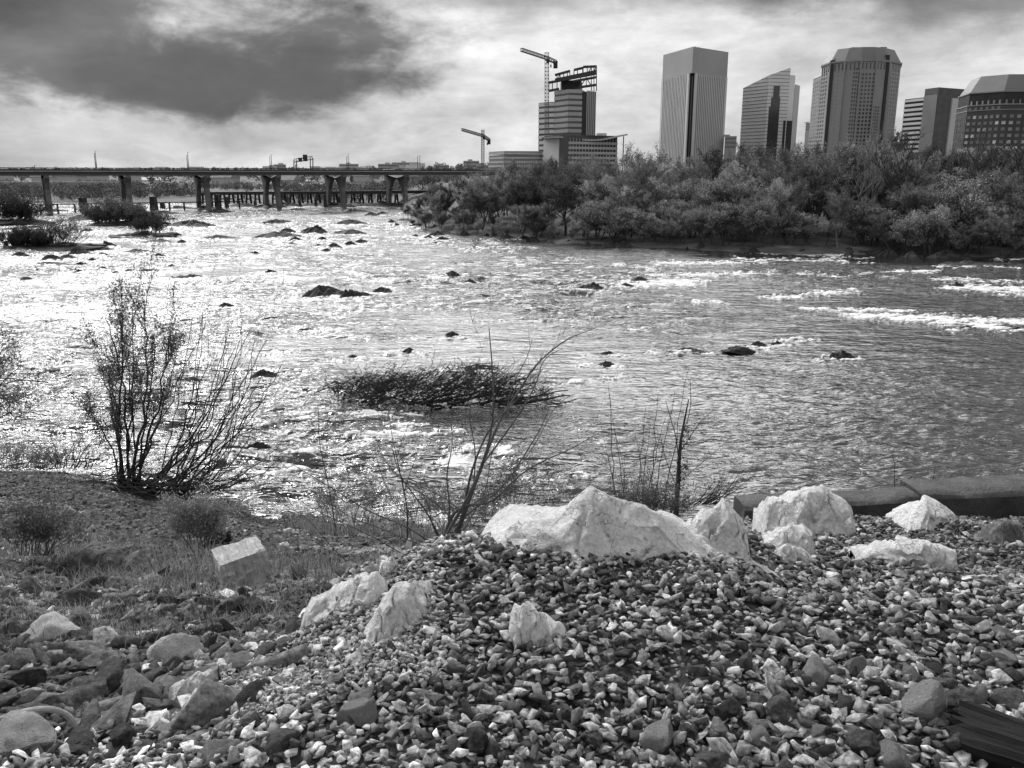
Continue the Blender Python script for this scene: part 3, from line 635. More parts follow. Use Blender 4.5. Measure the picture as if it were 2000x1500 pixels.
# ---- half-buried pipe hoop and pale rocks at the left edge ----
hp = ground_at(45, 1440); mb = MB()
pts = [Vector((.17*math.cos(t), .02*math.sin(t*2), .12*math.sin(t))) for t in np.linspace(-.5, PI+.4, 26)]
mb.tube(pts, .011, 8); o = mb.build('pipe_hoop', mat('weathered_pipe', .25, .45, 20, rough=.5, bump=.3)); o.location = hp+Vector((-.02, .02, .0)); o.rotation_euler = (.5, 0, .25); tag(o, 'bent grey pipe hoop over pale stone at the lower left edge', 'pipe')
put_rock(40, 1462, 110, 'white stone under the bent pipe at the lower left edge', None, PR, sink=.1)
put_rock(150, 1462, 95, 'large pale rounded stone at the lower left beside the pipe', None, RP, sink=.4)
# ---- white litter caught on the sapling ----
mb = MB(); q = at(797, 1068, 5.0)
mb.add([q+Vector(v) for v in [(-.02, 0, -.03), (.02, .01, -.01), (.028, -.01, .035), (.0, .012, .05), (-.015, -.01, .01)]]+[q+Vector(v) for v in [(-.02, .006, -.028), (.02, .016, -.008), (.028, -.004, .037), (.0, .018, .052), (-.015, -.004, .012)]], [(0, 1, 2, 3, 4), (9, 8, 7, 6, 5)]+[(i, i+5, (i+1) % 5+5, (i+1) % 5) for i in range(5)])
tag(mb.build('litter', M['plastic']), 'scrap of white litter caught in the sapling fork', 'litter')

# drop ballast stones that would float over the boulders' crests is not needed: they lie at ground level
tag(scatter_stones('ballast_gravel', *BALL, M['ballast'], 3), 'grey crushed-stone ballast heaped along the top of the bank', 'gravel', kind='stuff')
# ---- pebbles, leaf litter and dry grass down the bank ----
P_, S_, T_ = [], [], []
n = 14000; az_, d_ = polar_pts(n, -40, 4, 3.2, 24); lay(az_, d_, rs.lognormal(-3.4, .5, n)*np.clip(d_/9, .5, 1.3), 0, rs.uniform(.03, .24, n)*np.where(rs.uniform(size=n) < .1, 2.2, 1))
n = 9000; az_, d_ = polar_pts(n, -40, -9, 2.3, 9); lay(az_, d_, rs.lognormal(-3.25, .5, n), 0, tones(n, .03, .3))
tag(scatter_stones('bank_pebbles', np.concatenate(P_), np.concatenate(S_), np.concatenate(T_), M['ballast'], 5), 'broken rubble and small stones over the dark soil of the lower bank', 'pebbles', kind='stuff')
def blades(name, az, d, h, w, m, tone, label, cat, lean=.5, flat=False):
    n = len(az); x = d*np.tan(np.radians(az)); y = d; z = hz(x, y)
    th = rs.uniform(0, 2*np.pi, n); ln = rs.uniform(.1, 1, n)*lean*h; ph = rs.uniform(0, 2*np.pi, n)
    base = np.stack([x, y, z-.01], -1); wv = np.stack([np.cos(th), np.sin(th), 0*th], -1)*w[:, None]
    tipv = np.stack([np.cos(ph)*ln, np.sin(ph)*ln, h], -1)
    midv = tipv*np.array([.35, .35, .6])
    V = np.stack([base-wv, base+wv, base+midv+wv*.8, base+midv-wv*.8, base+tipv], 1).reshape(-1, 3)
    i = np.arange(n)*5
    Fc = np.concatenate([np.stack([i, i+1, i+2], -1), np.stack([i, i+2, i+3], -1), np.stack([i+3, i+2, i+4], -1)])
    return tag(mesh_np(name, V, Fc, m, tone=np.repeat(tone, 5)), label, cat, kind='stuff')
def clumps(n, nc, az0, az1, d0, d1, sa, sdist):
    ca, cd = polar_pts(nc, az0, az1, d0, d1); k = rs.randint(0, nc, n)
    return ca[k]+rs.normal(0, 1, n)*sa/np.maximum(cd[k], 3)*6, cd[k]+rs.normal(0, sdist, n)
n = 14000; a1, d1 = clumps(n, 120, -40, -5, 4.4, 11, 1.5, .35); sc_ = np.clip(d1/8, .5, 1.8)
blades('dry_grass', a1, np.clip(d1, 4.2, 22), rs.uniform(.06, .24, n)*sc_**.6, .0035*sc_*rs.uniform(.6, 1.4, n), M['weed'], rs.uniform(.06, .45, n), 'dry grass and weeds in tufts over the left bank', 'grass', 1.1)
n = 2600; a2, d2 = clumps(n, 60, -15, 6, 13, 20.5, 1.2, .5)
blades('bank_weeds', a2, np.clip(d2, 6, 21.5), rs.uniform(.08, .5, n), .007*rs.uniform(.5, 1.3, n), M['weed'], rs.uniform(.08, .4, n), 'tall dry weeds at the water edge behind the pale boulders', 'grass', .8)
n = 34000; az_, d_ = polar_pts(n, -40, 2, 6, 23); x = d_*np.tan(np.radians(az_)); y = d_*1.0
R = rotm(rs.uniform(0, 6.28, n), rs.normal(0, .35, n), rs.normal(0, .35, n)); sq = np.array([[-1, -.5, 0], [1, -.5, .15], [1, .5, 0], [-1, .5, .1]])
s_ = rs.uniform(.012, .05, n)
V = (np.einsum('nij,vj->nvi', R, sq)*s_[:, None, None]+np.stack([x, y, hz(x, y)+.015], -1)[:, None]).reshape(-1, 3)
tag(mesh_np('leaf_litter', V, np.arange(n*4).reshape(-1, 4), M['weed'], tone=np.repeat(rs.uniform(.02, .2, n)+(perlin(x*.5, y*.5, 77) > .28)*rs.uniform(.1, .4, n), 4)), 'dead leaves and flood litter strewn over the lower bank', 'leaf litter', kind='stuff')
# ======================= ROCKS IN THE RIVER =======================
def mound_mesh(name, seed, m, jag=1.):
    """low craggy rock: an off-centre peak falling to a ragged waterline"""
    r = np.random.RandomState(seed); nA, nR = 64, 26; px0, py0 = r.uniform(-.35, .35), r.uniform(-.2, .2)
    A_ = np.linspace(0, 2*np.pi, nA, endpoint=False); R_ = np.linspace(0, 1, nR)**.8; AA, RR = np.meshgrid(A_, R_)
    edge = 1+.22*perlin(np.cos(AA)*1.6+seed, np.sin(AA)*1.6, seed)+.10*perlin(np.cos(AA)*5, np.sin(AA)*5+seed, seed+1)
    x = px0*(1-RR)+RR*edge*np.cos(AA); y = py0*(1-RR)+RR*edge*np.sin(AA)*.75
    fac = np.abs(perlin(x*2.2+seed, y*2.2, seed+2))*1.2+np.abs(perlin(x*5+seed, y*6, seed+3))*.6+.25*perlin(x*12, y*12, seed+4)
    z = (1-RR**1.15)*(1.0-.55*fac*jag)+.10*perlin(x*7, y*9, seed+6)*(1-RR)-.22*RR**3
    V = np.stack([x, y, z], -1).reshape(-1, 3); idx = np.arange(nA*nR).reshape(nR, nA); nx = np.roll(idx, -1, 1)
    Fc = np.stack([idx[1:], nx[1:], nx[:-1], idx[:-1]], -1)[:, :].reshape(-1, 4)
    me = mesh_np(name, V, Fc[:, ::-1], m, smooth=True, link=False)
    try: me.set_sharp_from_angle(angle=math.radians(32))
    except Exception: pass
    return me
WR = [mound_mesh('river_rock', 80+i, M['wet_rock'], [1, .8, 1.2, .7, 1.1, .9, 1.2, 1][i]) for i in range(8)]
WRG = 'dark wet rocks showing above the rapids'
def river_rock(px, py, w, label, flat=False, k=None):
    p = on(px, py, 0); d = (p-Vector((0, 0, CH))).length; r_ = w/2*d/F/.85
    r_ = r_*rnd.uniform(.95, 1.1)
    k = rnd.randrange(8)
    sz = r_*(rnd.uniform(.40, .58) if not flat else rnd.uniform(.16, .24))
    o = inst('river_rock', WR[k], None, (p.x, p.y+r_*.3, 0), (rnd.gauss(0, .04), rnd.gauss(0, .05), rnd.uniform(-.35, .35)), (r_, min(r_, 2.2+.3*r_), sz))
    tag(o, label, 'rock', WRG)
for px_, py_, w_, lb in WRL:
    zone = ('far left' if px_ < 330 else 'left of centre' if px_ < 700 else 'in the middle' if px_ < 1200 else 'on the right')
    dist_ = ('near the bridge' if py_ < 430 else 'beyond mid river' if py_ < 500 else 'in nearer rapids')
    river_rock(px_, py_, w_, lb or f'{"low flat" if w_ > 40 else "small"} dark rock {dist_}, {zone}', w_ > 40 and not any(q in lb for q in ('largest', 'hump', 'rounded', 'alone', 'ragged')))
# log-like flat-topped rock
mb = MB(); p = on(1448, 692, 0); s_ = (p-Vector((0, 0, CH))).length/F
me = rock_mesh('flat_rock', 321, M['wet_rock'], sub=5, planes=14, flat=(1, .5, .22), nz=.16, nsc=2.2, soft=.7)
tag(inst('flat_rock', me, None, (p.x, p.y+.3, .06), (.06, .05, -.12), (44*s_, 44*s_, 44*s_)), 'long flat-topped dark rock, right of centre', 'rock')

# ======================= SHRUBS, BRUSH AND BARE SAPLINGS =======================
def bez(a, b, c, n=8): return [a.lerp(b, t).lerp(b.lerp(c, t), t) for t in [i/n for i in range(n+1)]]
def stem(mb, a, b, c, r0, r1=None, n=8, sides=5, wob=.02):
    P = bez(a, b, c, n); L_ = (c-a).length
    for i in range(1, n): P[i] = P[i]+Vector((rnd.gauss(0, wob), rnd.gauss(0, wob), rnd.gauss(0, wob)))*L_
    r1 = r1 if r1 is not None else r0*.25
    mb.tube(P, [r0+(r1-r0)*(i/n)**.8 for i in range(n+1)], sides); return P
def fork(mb, P, r0, depth, k=4, ln=.35, up=.5, tips=None, sides=4, spread=.6):
    """side twigs along a limb, leaning the way it leans"""
    L_ = (P[-1]-P[0]).length
    for _ in range(k):
        i = rnd.randint(len(P)//3, len(P)-2); p = P[i]; d = (P[i+1]-P[i]).normalized()
        d = (d+Vector((rnd.gauss(0, spread), rnd.gauss(0, spread), rnd.gauss(0, spread*.6)+up*.3))).normalized()
        l = L_*ln*rnd.uniform(.5, 1.2); e = p+d*l+Vector((0, 0, up*l*.35)); f_ = 1-.7*i/len(P)
        Q = stem(mb, p, p+d*l*.5, e, r0*f_*.6, r0*.12, 5, sides, .015)
        if tips is not None: tips.append(Q)
        if depth > 1: fork(mb, Q, r0*.55, depth-1, k, ln*1.15, up, tips, max(3, sides-1), spread)
def leaves_on(name, twigs, per, size, m, parent, tone=(.05, .14), spread=.05):
    pts = []
    for Q in twigs:
        for _ in range(per):
            i = rnd.randrange(len(Q)-1); t = rnd.random(); p = Q[i].lerp(Q[i+1], t)
            pts.append((p.x+rnd.gauss(0, spread), p.y+rnd.gauss(0, spread), p.z+rnd.gauss(0, spread)))
    return leaf_cloud(name, np.array(pts), size, m, parent, tone)
LEAF = np.array([[-1, 0, 0], [-.2, -.42, .1], [1, 0, 0], [-.2, .42, .1]])
def leaf_cloud(name, P, size, m, parent=None, tone=(.05, .14), link=True, tones_=None, rs_=rs):
    n = len(P); R = rotm(rs_.uniform(0, 6.28, n), rs_.uniform(-1.4, 1.4, n), rs_.uniform(-1.4, 1.4, n)); s_ = size*rs_.uniform(.6, 1.3, n)
    V = (np.einsum('nij,vj->nvi', R, LEAF)*s_[:, None, None]+P[:, None]).reshape(-1, 3)
    tn = rs_.uniform(tone[0], tone[1], n) if tones_ is None else tones_
    return mesh_np(name, V, np.arange(n*4).reshape(-1, 4), m, parent, tone=np.repeat(tn, 4), link=link)

# --- big multi-stemmed shrub by the water on the left ---
Y0 = 22.0
def S(px, py, dy=0.): return at(px, py, Y0+dy)
root = empty('willow_shrub', S(270, 965)); tag(root, 'big shrub leaning over the water at left, leafy left half, bare curving right half', 'shrub')
def child(o, root):
    o.parent = root; o.matrix_parent_inverse = Matrix.Translation(-root.location); return o
tips = []
mb = MB()
for x0, y0, mx_, my, x1, y1, r_ in [(232,960,238,760,238,572,.06),(240,962,300,800,282,588,.06),(250,965,255,720,205,620,.045),(245,962,225,800,192,690,.04),(262,968,320,780,332,640,.05),(255,960,290,850,300,655,.05),(246,955,262,800,258,600,.04),(235,950,215,830,165,800,.03),(262,950,262,760,240,630,.035),(260,950,330,790,345,690,.035),(235,965,240,850,215,720,.035)]:
    dy = rnd.uniform(-.6, .6); P = stem(mb, S(x0, y0), S(mx_, my, dy), S(x1, y1, dy*1.6), r_, .008, 12, 6, .008)
    tp = []; fork(mb, P, r_*.55, 2, 7, .22, .9, tp, 4, .42); tips += tp; tips.append(P[6:])
child(mb.build('leafy_stems', M['twig']), root)
child(leaves_on('leaves', tips, 22, .032, M['leaf'], None, (.08, .34), .08), root)
mb = MB(); bt = []
for i in range(30):
    x0 = rnd.uniform(225, 400); y0 = 960+rnd.uniform(-8, 25)-(x0-225)*.02
    x1 = x0+rnd.uniform(40, 240); y1 = rnd.uniform(600, 800)+max(0, x1-430)*.35
    dy = rnd.uniform(-1.2, 1.2); r_ = rnd.uniform(.012, .034)
    P = stem(mb, S(x0, y0), S(x0+(x1-x0)*rnd.uniform(.5, .9), y0-(y0-y1)*rnd.uniform(.15, .45), dy*.5), S(x1, y1, dy), r_, .007, 12, 6, .010)
    fork(mb, P, r_*.5, 3, 3, .32, .8, bt, 3, .4)
for i in range(26):   # low arching stems that sweep along the ground before they rise
    x0 = rnd.uniform(170, 330); y0 = rnd.uniform(930, 965); x1 = x0+rnd.uniform(140, 300); y1 = rnd.uniform(880, 965)
    dy = rnd.uniform(-1.8, .6); r_ = rnd.uniform(.02, .045)
    P = stem(mb, S(x0, y0), S((x0+x1)/2, rnd.uniform(960, 1020), dy), S(x1, y1, dy), r_, .007, 10, 5, .010)
    fork(mb, P, r_*.5, 1, 3, .25, .7, None, 3, .5)
child(mb.build('bare_stems', M['twig']), root)
mb = MB()
for i in range(150):
    x0 = rnd.uniform(150, 420); y0 = rnd.uniform(925, 975); a0 = rnd.uniform(-.5, 3.6); l = rnd.uniform(20, 90)
    stem(mb, S(x0, y0, rnd.uniform(-1, .5)), S(x0+l*.5*math.cos(a0), y0-l*.2*abs(math.sin(a0))+6, rnd.uniform(-1, .5)), S(x0+l*math.cos(a0), y0-l*.5*math.sin(a0), rnd.uniform(-1, .5)), .018, .006, 5, 3, .02)
child(mb.build('tangled_debris', M['bark']), root)

# --- sapling with forked stems in front of the river ---
Y0 = 5.0
root = empty('bare_sapling', S(862, 1095)); tag(root, 'bare forked sapling rising from behind the ballast crest in the middle', 'sapling')
mb = MB(); allt = []
def poly(mb, pts, r0, r1, dys=None, sides=6):
    P = [S(a, b, (dys[i] if dys else 0)) for i, (a, b) in enumerate(pts)]
    # smooth by subdivision
    for _ in range(2):
        Q = [P[0]]
        for a, b in zip(P[:-1], P[1:]): Q += [a.lerp(b, .25), a.lerp(b, .75)]
        P = Q+[P[-1]]
    n = len(P)-1; mb.tube(P, [r0+(r1-r0)*(i/n) for i in range(n+1)], sides); return P
lines = [([(858,1100),(868,1050),(895,1005),(925,950),(955,870),(965,800),(962,720),(955,640)],.016,.003),
 ([(868,1050),(880,1010),(905,985),(960,985),(1010,930),(1060,900),(1110,880),(1170,845)],.014,.002),
 ([(895,1040),(915,980),(945,900),(975,820),(1010,770),(1040,720),(1070,690),(1110,660),(1165,640)],.015,.002),
 ([(880,1055),(905,1010),(915,940),(935,880),(960,830),(1000,790),(1030,760),(1060,720)],.012,.002),
 ([(940,910),(985,850),(1020,800),(1050,745),(1060,700),(1100,680)],.008,.002),
 ([(880,1010),(850,980),(800,950),(760,915),(740,880)],.007,.002),([(905,1000),(850,960),(790,940),(750,900),(730,845)],.006,.0015),
 ([(862,1060),(845,1030),(835,980),(815,950)],.006,.002),([(860,1075),(800,1030),(720,1000),(660,960),(600,925),(560,900)],.007,.0015),
 ([(965,985),(1000,950),(1030,905),(1040,880)],.004,.0012),([(870,1040),(905,1040),(925,1000),(950,960),(960,880),(975,850)],.007,.002),
 ([(1000,930),(1045,870),(1085,790),(1120,770)],.004,.0012),
 ([(866,1070),(840,1010),(815,975),(780,930),(765,870)],.009,.002),([(870,1060),(880,990),(870,930),(885,870),(880,820)],.008,.002),([(885,1030),(930,990),(985,950),(1030,880),(1060,830),(1075,790)],.009,.002),
 ([(900,1000),(960,960),(1020,950),(1080,920),(1130,915)],.006,.0015),([(925,950),(930,880),(915,810),(925,760)],.006,.0015),([(990,800),(1000,750),(1030,700),(1040,660)],.005,.0012),([(860,1080),(810,1060),(740,1030),(680,1010),(640,975)],.006,.0015)]
for pts, r0, r1 in lines:
    dy = rnd.uniform(-.5, .5); P = poly(mb, pts, r0*.85, r1*.7, [dy*i/len(pts) for i in range(len(pts))]); fork(mb, P, r0*.24, 2, 6, .2, .7, allt, 3, .5)
child(mb.build('stems', M['twig_pale']), root)
root = empty('bare_sapling', S(795, 1110)); tag(root, 'thin bare sapling left of the forked one, with white litter caught on it', 'sapling')
mb = MB(); Y0 = 5.1
for pts, r0, r1 in [([(797,1112),(795,1050),(797,1000),(785,940),(772,880),(765,850),(757,790)],.009,.002),([(775,895),(785,860),(798,830)],.003,.001),([(790,960),(800,925),(818,880),(820,840)],.004,.001),([(796,1010),(770,985),(745,930),(732,880)],.004,.001),([(797,1040),(815,1010),(820,960),(822,920)],.003,.001),([(800,1090),(740,1055),(690,1030),(620,1000),(560,960),(505,930)],.005,.001),([(690,1110),(640,1060),(600,1010),(550,985),(540,950)],.004,.001)]:
    fork(mb, poly(mb, pts, r0*.7, r1*.7), r0*.25, 2, 4, .17, .7, None, 3, .5)
child(mb.build('stems', M['twig']), root)
# --- thin lone stem ---
Y0 = 7.5; root = empty('bare_sapling', S(655, 1000)); tag(root, 'single thin whip-like stem left of the saplings', 'sapling'); mb = MB()
poly(mb, [(655,1030),(648,985),(640,940),(628,890),(622,850),(622,800)], .006, .002); child(mb.build('stems', M['twig']), root)

# --- clump of upright saplings behind the big white boulder ---
Y0 = 8.5; root = empty('sapling_clump', S(1270, 1010)); tag(root, 'clump of thin upright saplings behind the large peaked boulder', 'sapling'); mb = MB()
for x0, x1, y1, r_ in [(1205,1188,755,.007),(1210,1172,820,.006),(1225,1190,770,.006),(1240,1262,790,.008),(1250,1270,830,.006),(1270,1285,770,.008),(1272,1318,765,.007),(1265,1240,850,.005),(1255,1300,815,.006),(1290,1345,720,.008),(1230,1205,860,.005),(1215,1222,880,.004),(1285,1260,900,.004)]:
    P = stem(mb, S(x0, 1030), S((x0*2+x1)/3, 920, rnd.uniform(-.4, .4)), S(x1, y1, rnd.uniform(-.8, .8)), r_, .0018, 10, 4, .006); fork(mb, P, r_*.4, 1, 4, .14, .8, None, 3, .35)
child(mb.build('stems', M['twig']), root)
root = empty('thick_sapling', S(1325, 1010)); tag(root, 'darker sapling with a thick vine-wrapped stem right of the thin clump', 'sapling'); mb = MB(); tp = []
for pts, r0, r1 in [([(1318,1030),(1322,980),(1325,930),(1328,870),(1335,830),(1345,780)],.035,.004),([(1326,900),(1320,850),(1310,820),(1300,780)],.007,.002),([(1330,880),(1350,850),(1370,820),(1395,800)],.006,.0015),([(1328,940),(1370,905),(1400,880),(1430,850)],.005,.0015),([(1325,960),(1300,900),(1290,850)],.005,.0015),([(1332,850),(1350,800),(1348,740)],.006,.0015)]:
    fork(mb, poly(mb, pts, r0, r1), min(r0, .01)*.5, 2, 5, .2, .6, tp, 3, .5)
child(mb.build('stems', M['bark']), root)
child(leaves_on('vine_leaves', [[S(1322, 1000), S(1326, 930), S(1329, 890)]]*6+tp[:10], 30, .014, M['leaf'], None, (.02, .08), .03), root)
root = empty('low_twiggy_bush', S(1430, 960)); tag(root, 'low twiggy bush leaning right, above the pointed white boulder', 'shrub'); mb = MB()
for i in range(26):
    x0 = rnd.uniform(1345, 1400); P = stem(mb, S(x0, 985), S(x0+40, 960, rnd.uniform(-.5, .5)), S(x0+rnd.uniform(20, 100), rnd.uniform(895, 960), rnd.uniform(-.5, .5)), .005, .001, 7, 3, .015); fork(mb, P, .002, 1, 4, .3, .6, None, 3, .4)
child(mb.build('stems', M['twig']), root)
Y0 = 9; root = empty('wall_sprigs', S(1750, 935)); tag(root, 'few bare sprigs standing behind the concrete wall at right', 'shrub'); mb = MB()
for a, b, c, d_ in [(1749,945,1744,885),(1770,945,1795,915),(1822,935,1828,912),(1765,950,1785,925),(1852,930,1868,920)]:
    stem(mb, S(a, b+30), S(a, (b+d_)/2), S(c, d_), .006, .0015, 6, 4, .01)
child(mb.build('stems', M['twig']), root)

# --- shrub entering at the left edge ---
Y0 = 18; root = empty('edge_shrub', S(-120, 900)); tag(root, 'leafy shrub reaching in from the left edge over bright water', 'shrub'); mb = MB(); tp = []
for i in range(26):
    P = stem(mb, S(-120+rnd.uniform(-30, 30), 900), S(-60, rnd.uniform(700, 860), rnd.uniform(-.5, .5)), S(rnd.uniform(-20, 95), rnd.uniform(645, 815), rnd.uniform(-1, 1)), .03, .005, 10, 5, .01); fork(mb, P, .009, 2, 5, .24, .4, tp, 3, .5); tp.append(P[7:])
child(mb.build('stems', M['twig']), root); child(leaves_on('leaves', tp, 5, .032, M['leaf'], None, (.06, .25), .05), root)
# --- brush on the left bank edge ---
def thicket(label, px, py, w, h, n, Yv, leaf=0, lean=.2, name='brush_clump', cat='shrub', tone=(.04, .12), r=.012, lsize=.05, m='twig', twig=2):
    global Y0; Y0 = Yv; root = empty(name, S(px, py)); tag(root, label, cat); mb = MB(); tp = []
    for i in range(n):
        x0 = px+rnd.uniform(-.5, .5)*w*.7; x1 = x0+(x0-px)*.5+rnd.gauss(lean, .25)*h; hh = h*rnd.uniform(.5, 1)*(1-.5*abs(x0-px)/(w*.5+1)); dpt = w*mpp(Yv)*.3
        P = stem(mb, S(x0, py, rnd.uniform(-dpt, dpt)*.5), S((x0*2+x1)/3, py-hh*.6, rnd.uniform(-dpt, dpt)*.5), S(x1, py-hh, rnd.uniform(-dpt, dpt)), r*rnd.uniform(.6, 1.2), r*.15, 8, 4, .02)
        fork(mb, P, r*.5, twig, 4, .28, .5, tp, 3, .5); tp.append(P[4:])
    child(mb.build('stems', M[m]), root)
    if leaf: child(leaves_on('leaves', tp, leaf, lsize, M['leaf'], None, tone, h*mpp(Yv)*.05), root)
    return root
thicket('pale twiggy brush at the water edge at far left, below the edge shrub', 40, 915, 170, 55, 50, 24, 2, .1, tone=(.15, .4), lsize=.04, m='twig_pale')
thicket('fan of bare upright stems left of the big leaning shrub', 140, 915, 110, 105, 22, 23.5, 0, .2, r=.016)
thicket('dry leafless weed bush on the lower left bank near the edge', 70, 1085, 90, 130, 34, 9.0, 6, .0, tone=(.08, .25), r=.007, lsize=.018, m='twig_pale')
thicket('pale feathery dry weed with a dark stem in the left bank', 385, 1075, 80, 125, 40, 10.5, 14, .0, tone=(.14, .34), r=.006, lsize=.018, m='twig_pale')
thicket('small dark stub of weed right of the feathery one', 430, 1075, 24, 50, 12, 10.5, 4, .0, tone=(.02, .08), r=.006, lsize=.018)
thicket('thin dry weed standing alone above the long speckled rock', 405, 1300, 50, 190, 5, 4.6, 4, .0, tone=(.05, .2), r=.0035, lsize=.008)
thicket('bushy dry weeds at the water edge left of the saplings', 690, 1020, 170, 100, 46, 15.5, 3, .0, tone=(.08, .3), r=.006, lsize=.022, m='twig_pale')
thicket('weedy bush at the water edge behind the forked sapling', 860, 1030, 180, 95, 46, 14.5, 3, .0, tone=(.08, .3), r=.006, lsize=.022, m='twig_pale')
thicket('thin reedy weeds left of the large peaked boulder', 1000, 1020, 170, 130, 60, 11, 3, .15, tone=(.06, .2), r=.004, lsize=.015, m='twig_pale')
thicket('dry brush between the peaked boulder and the thick sapling', 1270, 1030, 140, 110, 55, 8.2, 6, .1, tone=(.05, .2), r=.003, lsize=.012)
# --- brush pile standing in the river ---
Y0 = 33.; root = empty('brush_pile', S(860, 790)); tag(root, 'dark tangled brush pile standing in the middle of the rapids', 'brush pile'); mb = MB(); tp = []
for i in range(300):
    x0 = rnd.uniform(650, 1010); y0 = 792-abs(x0-800)*.04-rnd.uniform(0, 40); l = rnd.uniform(30, 135); a0 = rnd.gauss(.6, .38) if x0 > 700 else rnd.uniform(.2, 2.6)
    dy = rnd.uniform(-1.5, 1.8); x1 = x0+l*math.cos(a0); y1 = max(y0-l*math.sin(a0), 692+rnd.uniform(0, 50)+max(0, 760-x1)*.35)
    P = stem(mb, S(x0, y0, dy), S(x0+l*.5*math.cos(a0), y0-l*.25*math.sin(a0), dy), S(x1, y1, dy+rnd.uniform(-.4, .4)), rnd.uniform(.010, .028)*(1.6 if i % 12 == 0 else 1), .005, 8, 4, .03)
    fork(mb, P, .008, 1, 3, .4, .4, None, 3, .6)
for i in range(60):   # long thin wands fanning up and to the right, and a few to the left
    x0 = rnd.uniform(680, 1040); l = rnd.uniform(60, 150); a0 = rnd.choice([rnd.gauss(.55, .2), rnd.gauss(.9, .3), rnd.gauss(2.3, .3)]) if i % 3 else rnd.gauss(.45, .1); dy = rnd.uniform(-1, 1)
    P = stem(mb, S(x0, 785, dy), S(x0+l*.6*math.cos(a0), 785-l*.2*math.sin(a0), dy), S(x0+l*math.cos(a0), 785-l*.85*math.sin(a0), dy), .014, .004, 9, 4, .012); fork(mb, P, .007, 1, 4, .3, .6, None, 3, .4)
for i in range(16):
    x0 = rnd.uniform(660, 1000); l = rnd.uniform(60, 180); dy = rnd.uniform(-1, 1)
    stem(mb, S(x0, 790, dy), S(x0+l/2, rnd.uniform(760, 800), dy), S(x0+l, rnd.uniform(755, 800), dy), rnd.uniform(.04, .09), .02, 8, 5, .015)
child(mb.build('branches', M['twig']), root); mb = MB()
for cx , cy, rx, ry, n in [(700,770,50,36,260),(760,750,90,28,330),(880,745,130,26,380),(800,800,60,14,140),(960,770,60,14,140),(1060,780,34,22,110),(925,725,50,14,100)]:
    for i in range(n):
        x0 = rnd.gauss(cx, rx*.5); y0 = rnd.gauss(cy, ry*.5); a0 = rnd.uniform(0, 6.3); l = rnd.uniform(8, 30); dy = rnd.uniform(-1.2, 1.2)
        for _ in range(2): stem(mb, S(x0, y0, dy), S(x0+l*.5, y0+rnd.uniform(-6, 6), dy), S(x0+l*math.cos(a0)*rnd.uniform(.5, 1.2), y0+l*.6*math.sin(a0)+rnd.gauss(0, 4), dy), .012, .005, 3, 3, .04)
child(mb.build('flood_debris', M['bark']), root)
# --- islets with shrubs on the left ---
def islet(label, px, py, w, h_px):
    p = on(px, py, 0); r_ = w/2*p.length/F
    bm = bmesh.new(); bmesh.ops.create_icosphere(bm, subdivisions=5, radius=1)
    for v in bm.verts:
        q = v.co.copy(); n = mnoise.fractal(Vector((q.x*2.5+px, q.y*2.5, q.z)), 1, 2.1, 5)
        v.co = Vector((q.x*(1+n*.25), q.y*(1+n*.25), q.z*(1+n*.8)))
    me = bpy.data.meshes.new('rock_islet'); bm.to_mesh(me); bm.free(); me.materials.append(M['wet_rock'])
    tag(inst('rock_islet', me, None, (p.x, p.y+1.2, -.1), (0, 0, 0), (r_, min(r_*.6, 5), h_px*p.length/F)), label, 'islet'); return p.y
y_ = islet('low rocky islet at the left edge under dark shrubs', 10, 438, 150, 8); thicket('dark leafy shrub on the islet at the left edge', 18, 440, 120, 66, 70, y_+1, 34, .1, tone=(.03, .09), r=.06, lsize=.17, twig=1)
y_ = islet('rocky islet carrying the rounded leafy bush', 245, 440, 140, 7); thicket('rounded leafy bush on the islet below the second pier', 230, 442, 118, 58, 70, y_+1, 50, 0, tone=(.05, .17), r=.05, lsize=.17, twig=1)
thicket('smaller leafy bush joined to the right of the rounded one', 285, 442, 62, 40, 34, y_+1.5, 36, .1, tone=(.04, .12), r=.04, lsize=.15, twig=1)
y_ = islet('nearer rocky islet with bare brush near the left edge', 95, 488, 190, 9); thicket('bare spreading brush on the nearer left islet', 105, 488, 110, 72, 80, y_+1, 3, .15, tone=(.04, .1), r=.05, lsize=.09); thicket('low bushy scrub on the left end of the nearer islet', 52, 492, 80, 48, 60, y_+.7, 16, 0, tone=(.03, .1), r=.04, lsize=.1)
y_ = islet('small flat islet with one spiky bush', 275, 464, 130, 7); thicket('spiky bush on the small flat islet', 292, 458, 70, 38, 60, y_+1, 4, .0, tone=(.04, .1), r=.04, lsize=.1)
# ======================= BRIDGE =======================
bl = on(90, 416, 0); br = on(775, 402, 0)
bd = Vector((br.x-bl.x, br.y-bl.y, 0)); blen = bd.length; bd.normalize(); bn = Vector((-bd.y, bd.x, 0))
def bp_(s, t, z): return Vector((bl.x, bl.y, 0))+bd*s+bn*t+Vector((0, 0, z))
def s_of(px):
    """distance along the bridge line seen at a picture column"""
    u = (px-1000)/F/ (cp+0.23*sp)
    # point (bl + bd s): x = u*y
    return (u*bl.y-bl.x)/(bd.x-u*bd.y)
ZB, ZT = 8.45, 10.0
root = empty('road_bridge', bl); tag(root, 'long flat road bridge on tulip-shaped concrete piers across the river', 'bridge')
def bput(mb, name, m): return child(mb.build(name, m), root)
W_ = 13.0
mb = MB(); s0, s1 = s_of(-700), s_of(1180)
mb.bar(bp_(s0, W_/2-6.5, ZB+.95), bp_(s1, W_/2-6.5, ZB+.95), W_+1.4, .28); bput(mb, 'deck', M['concrete'])
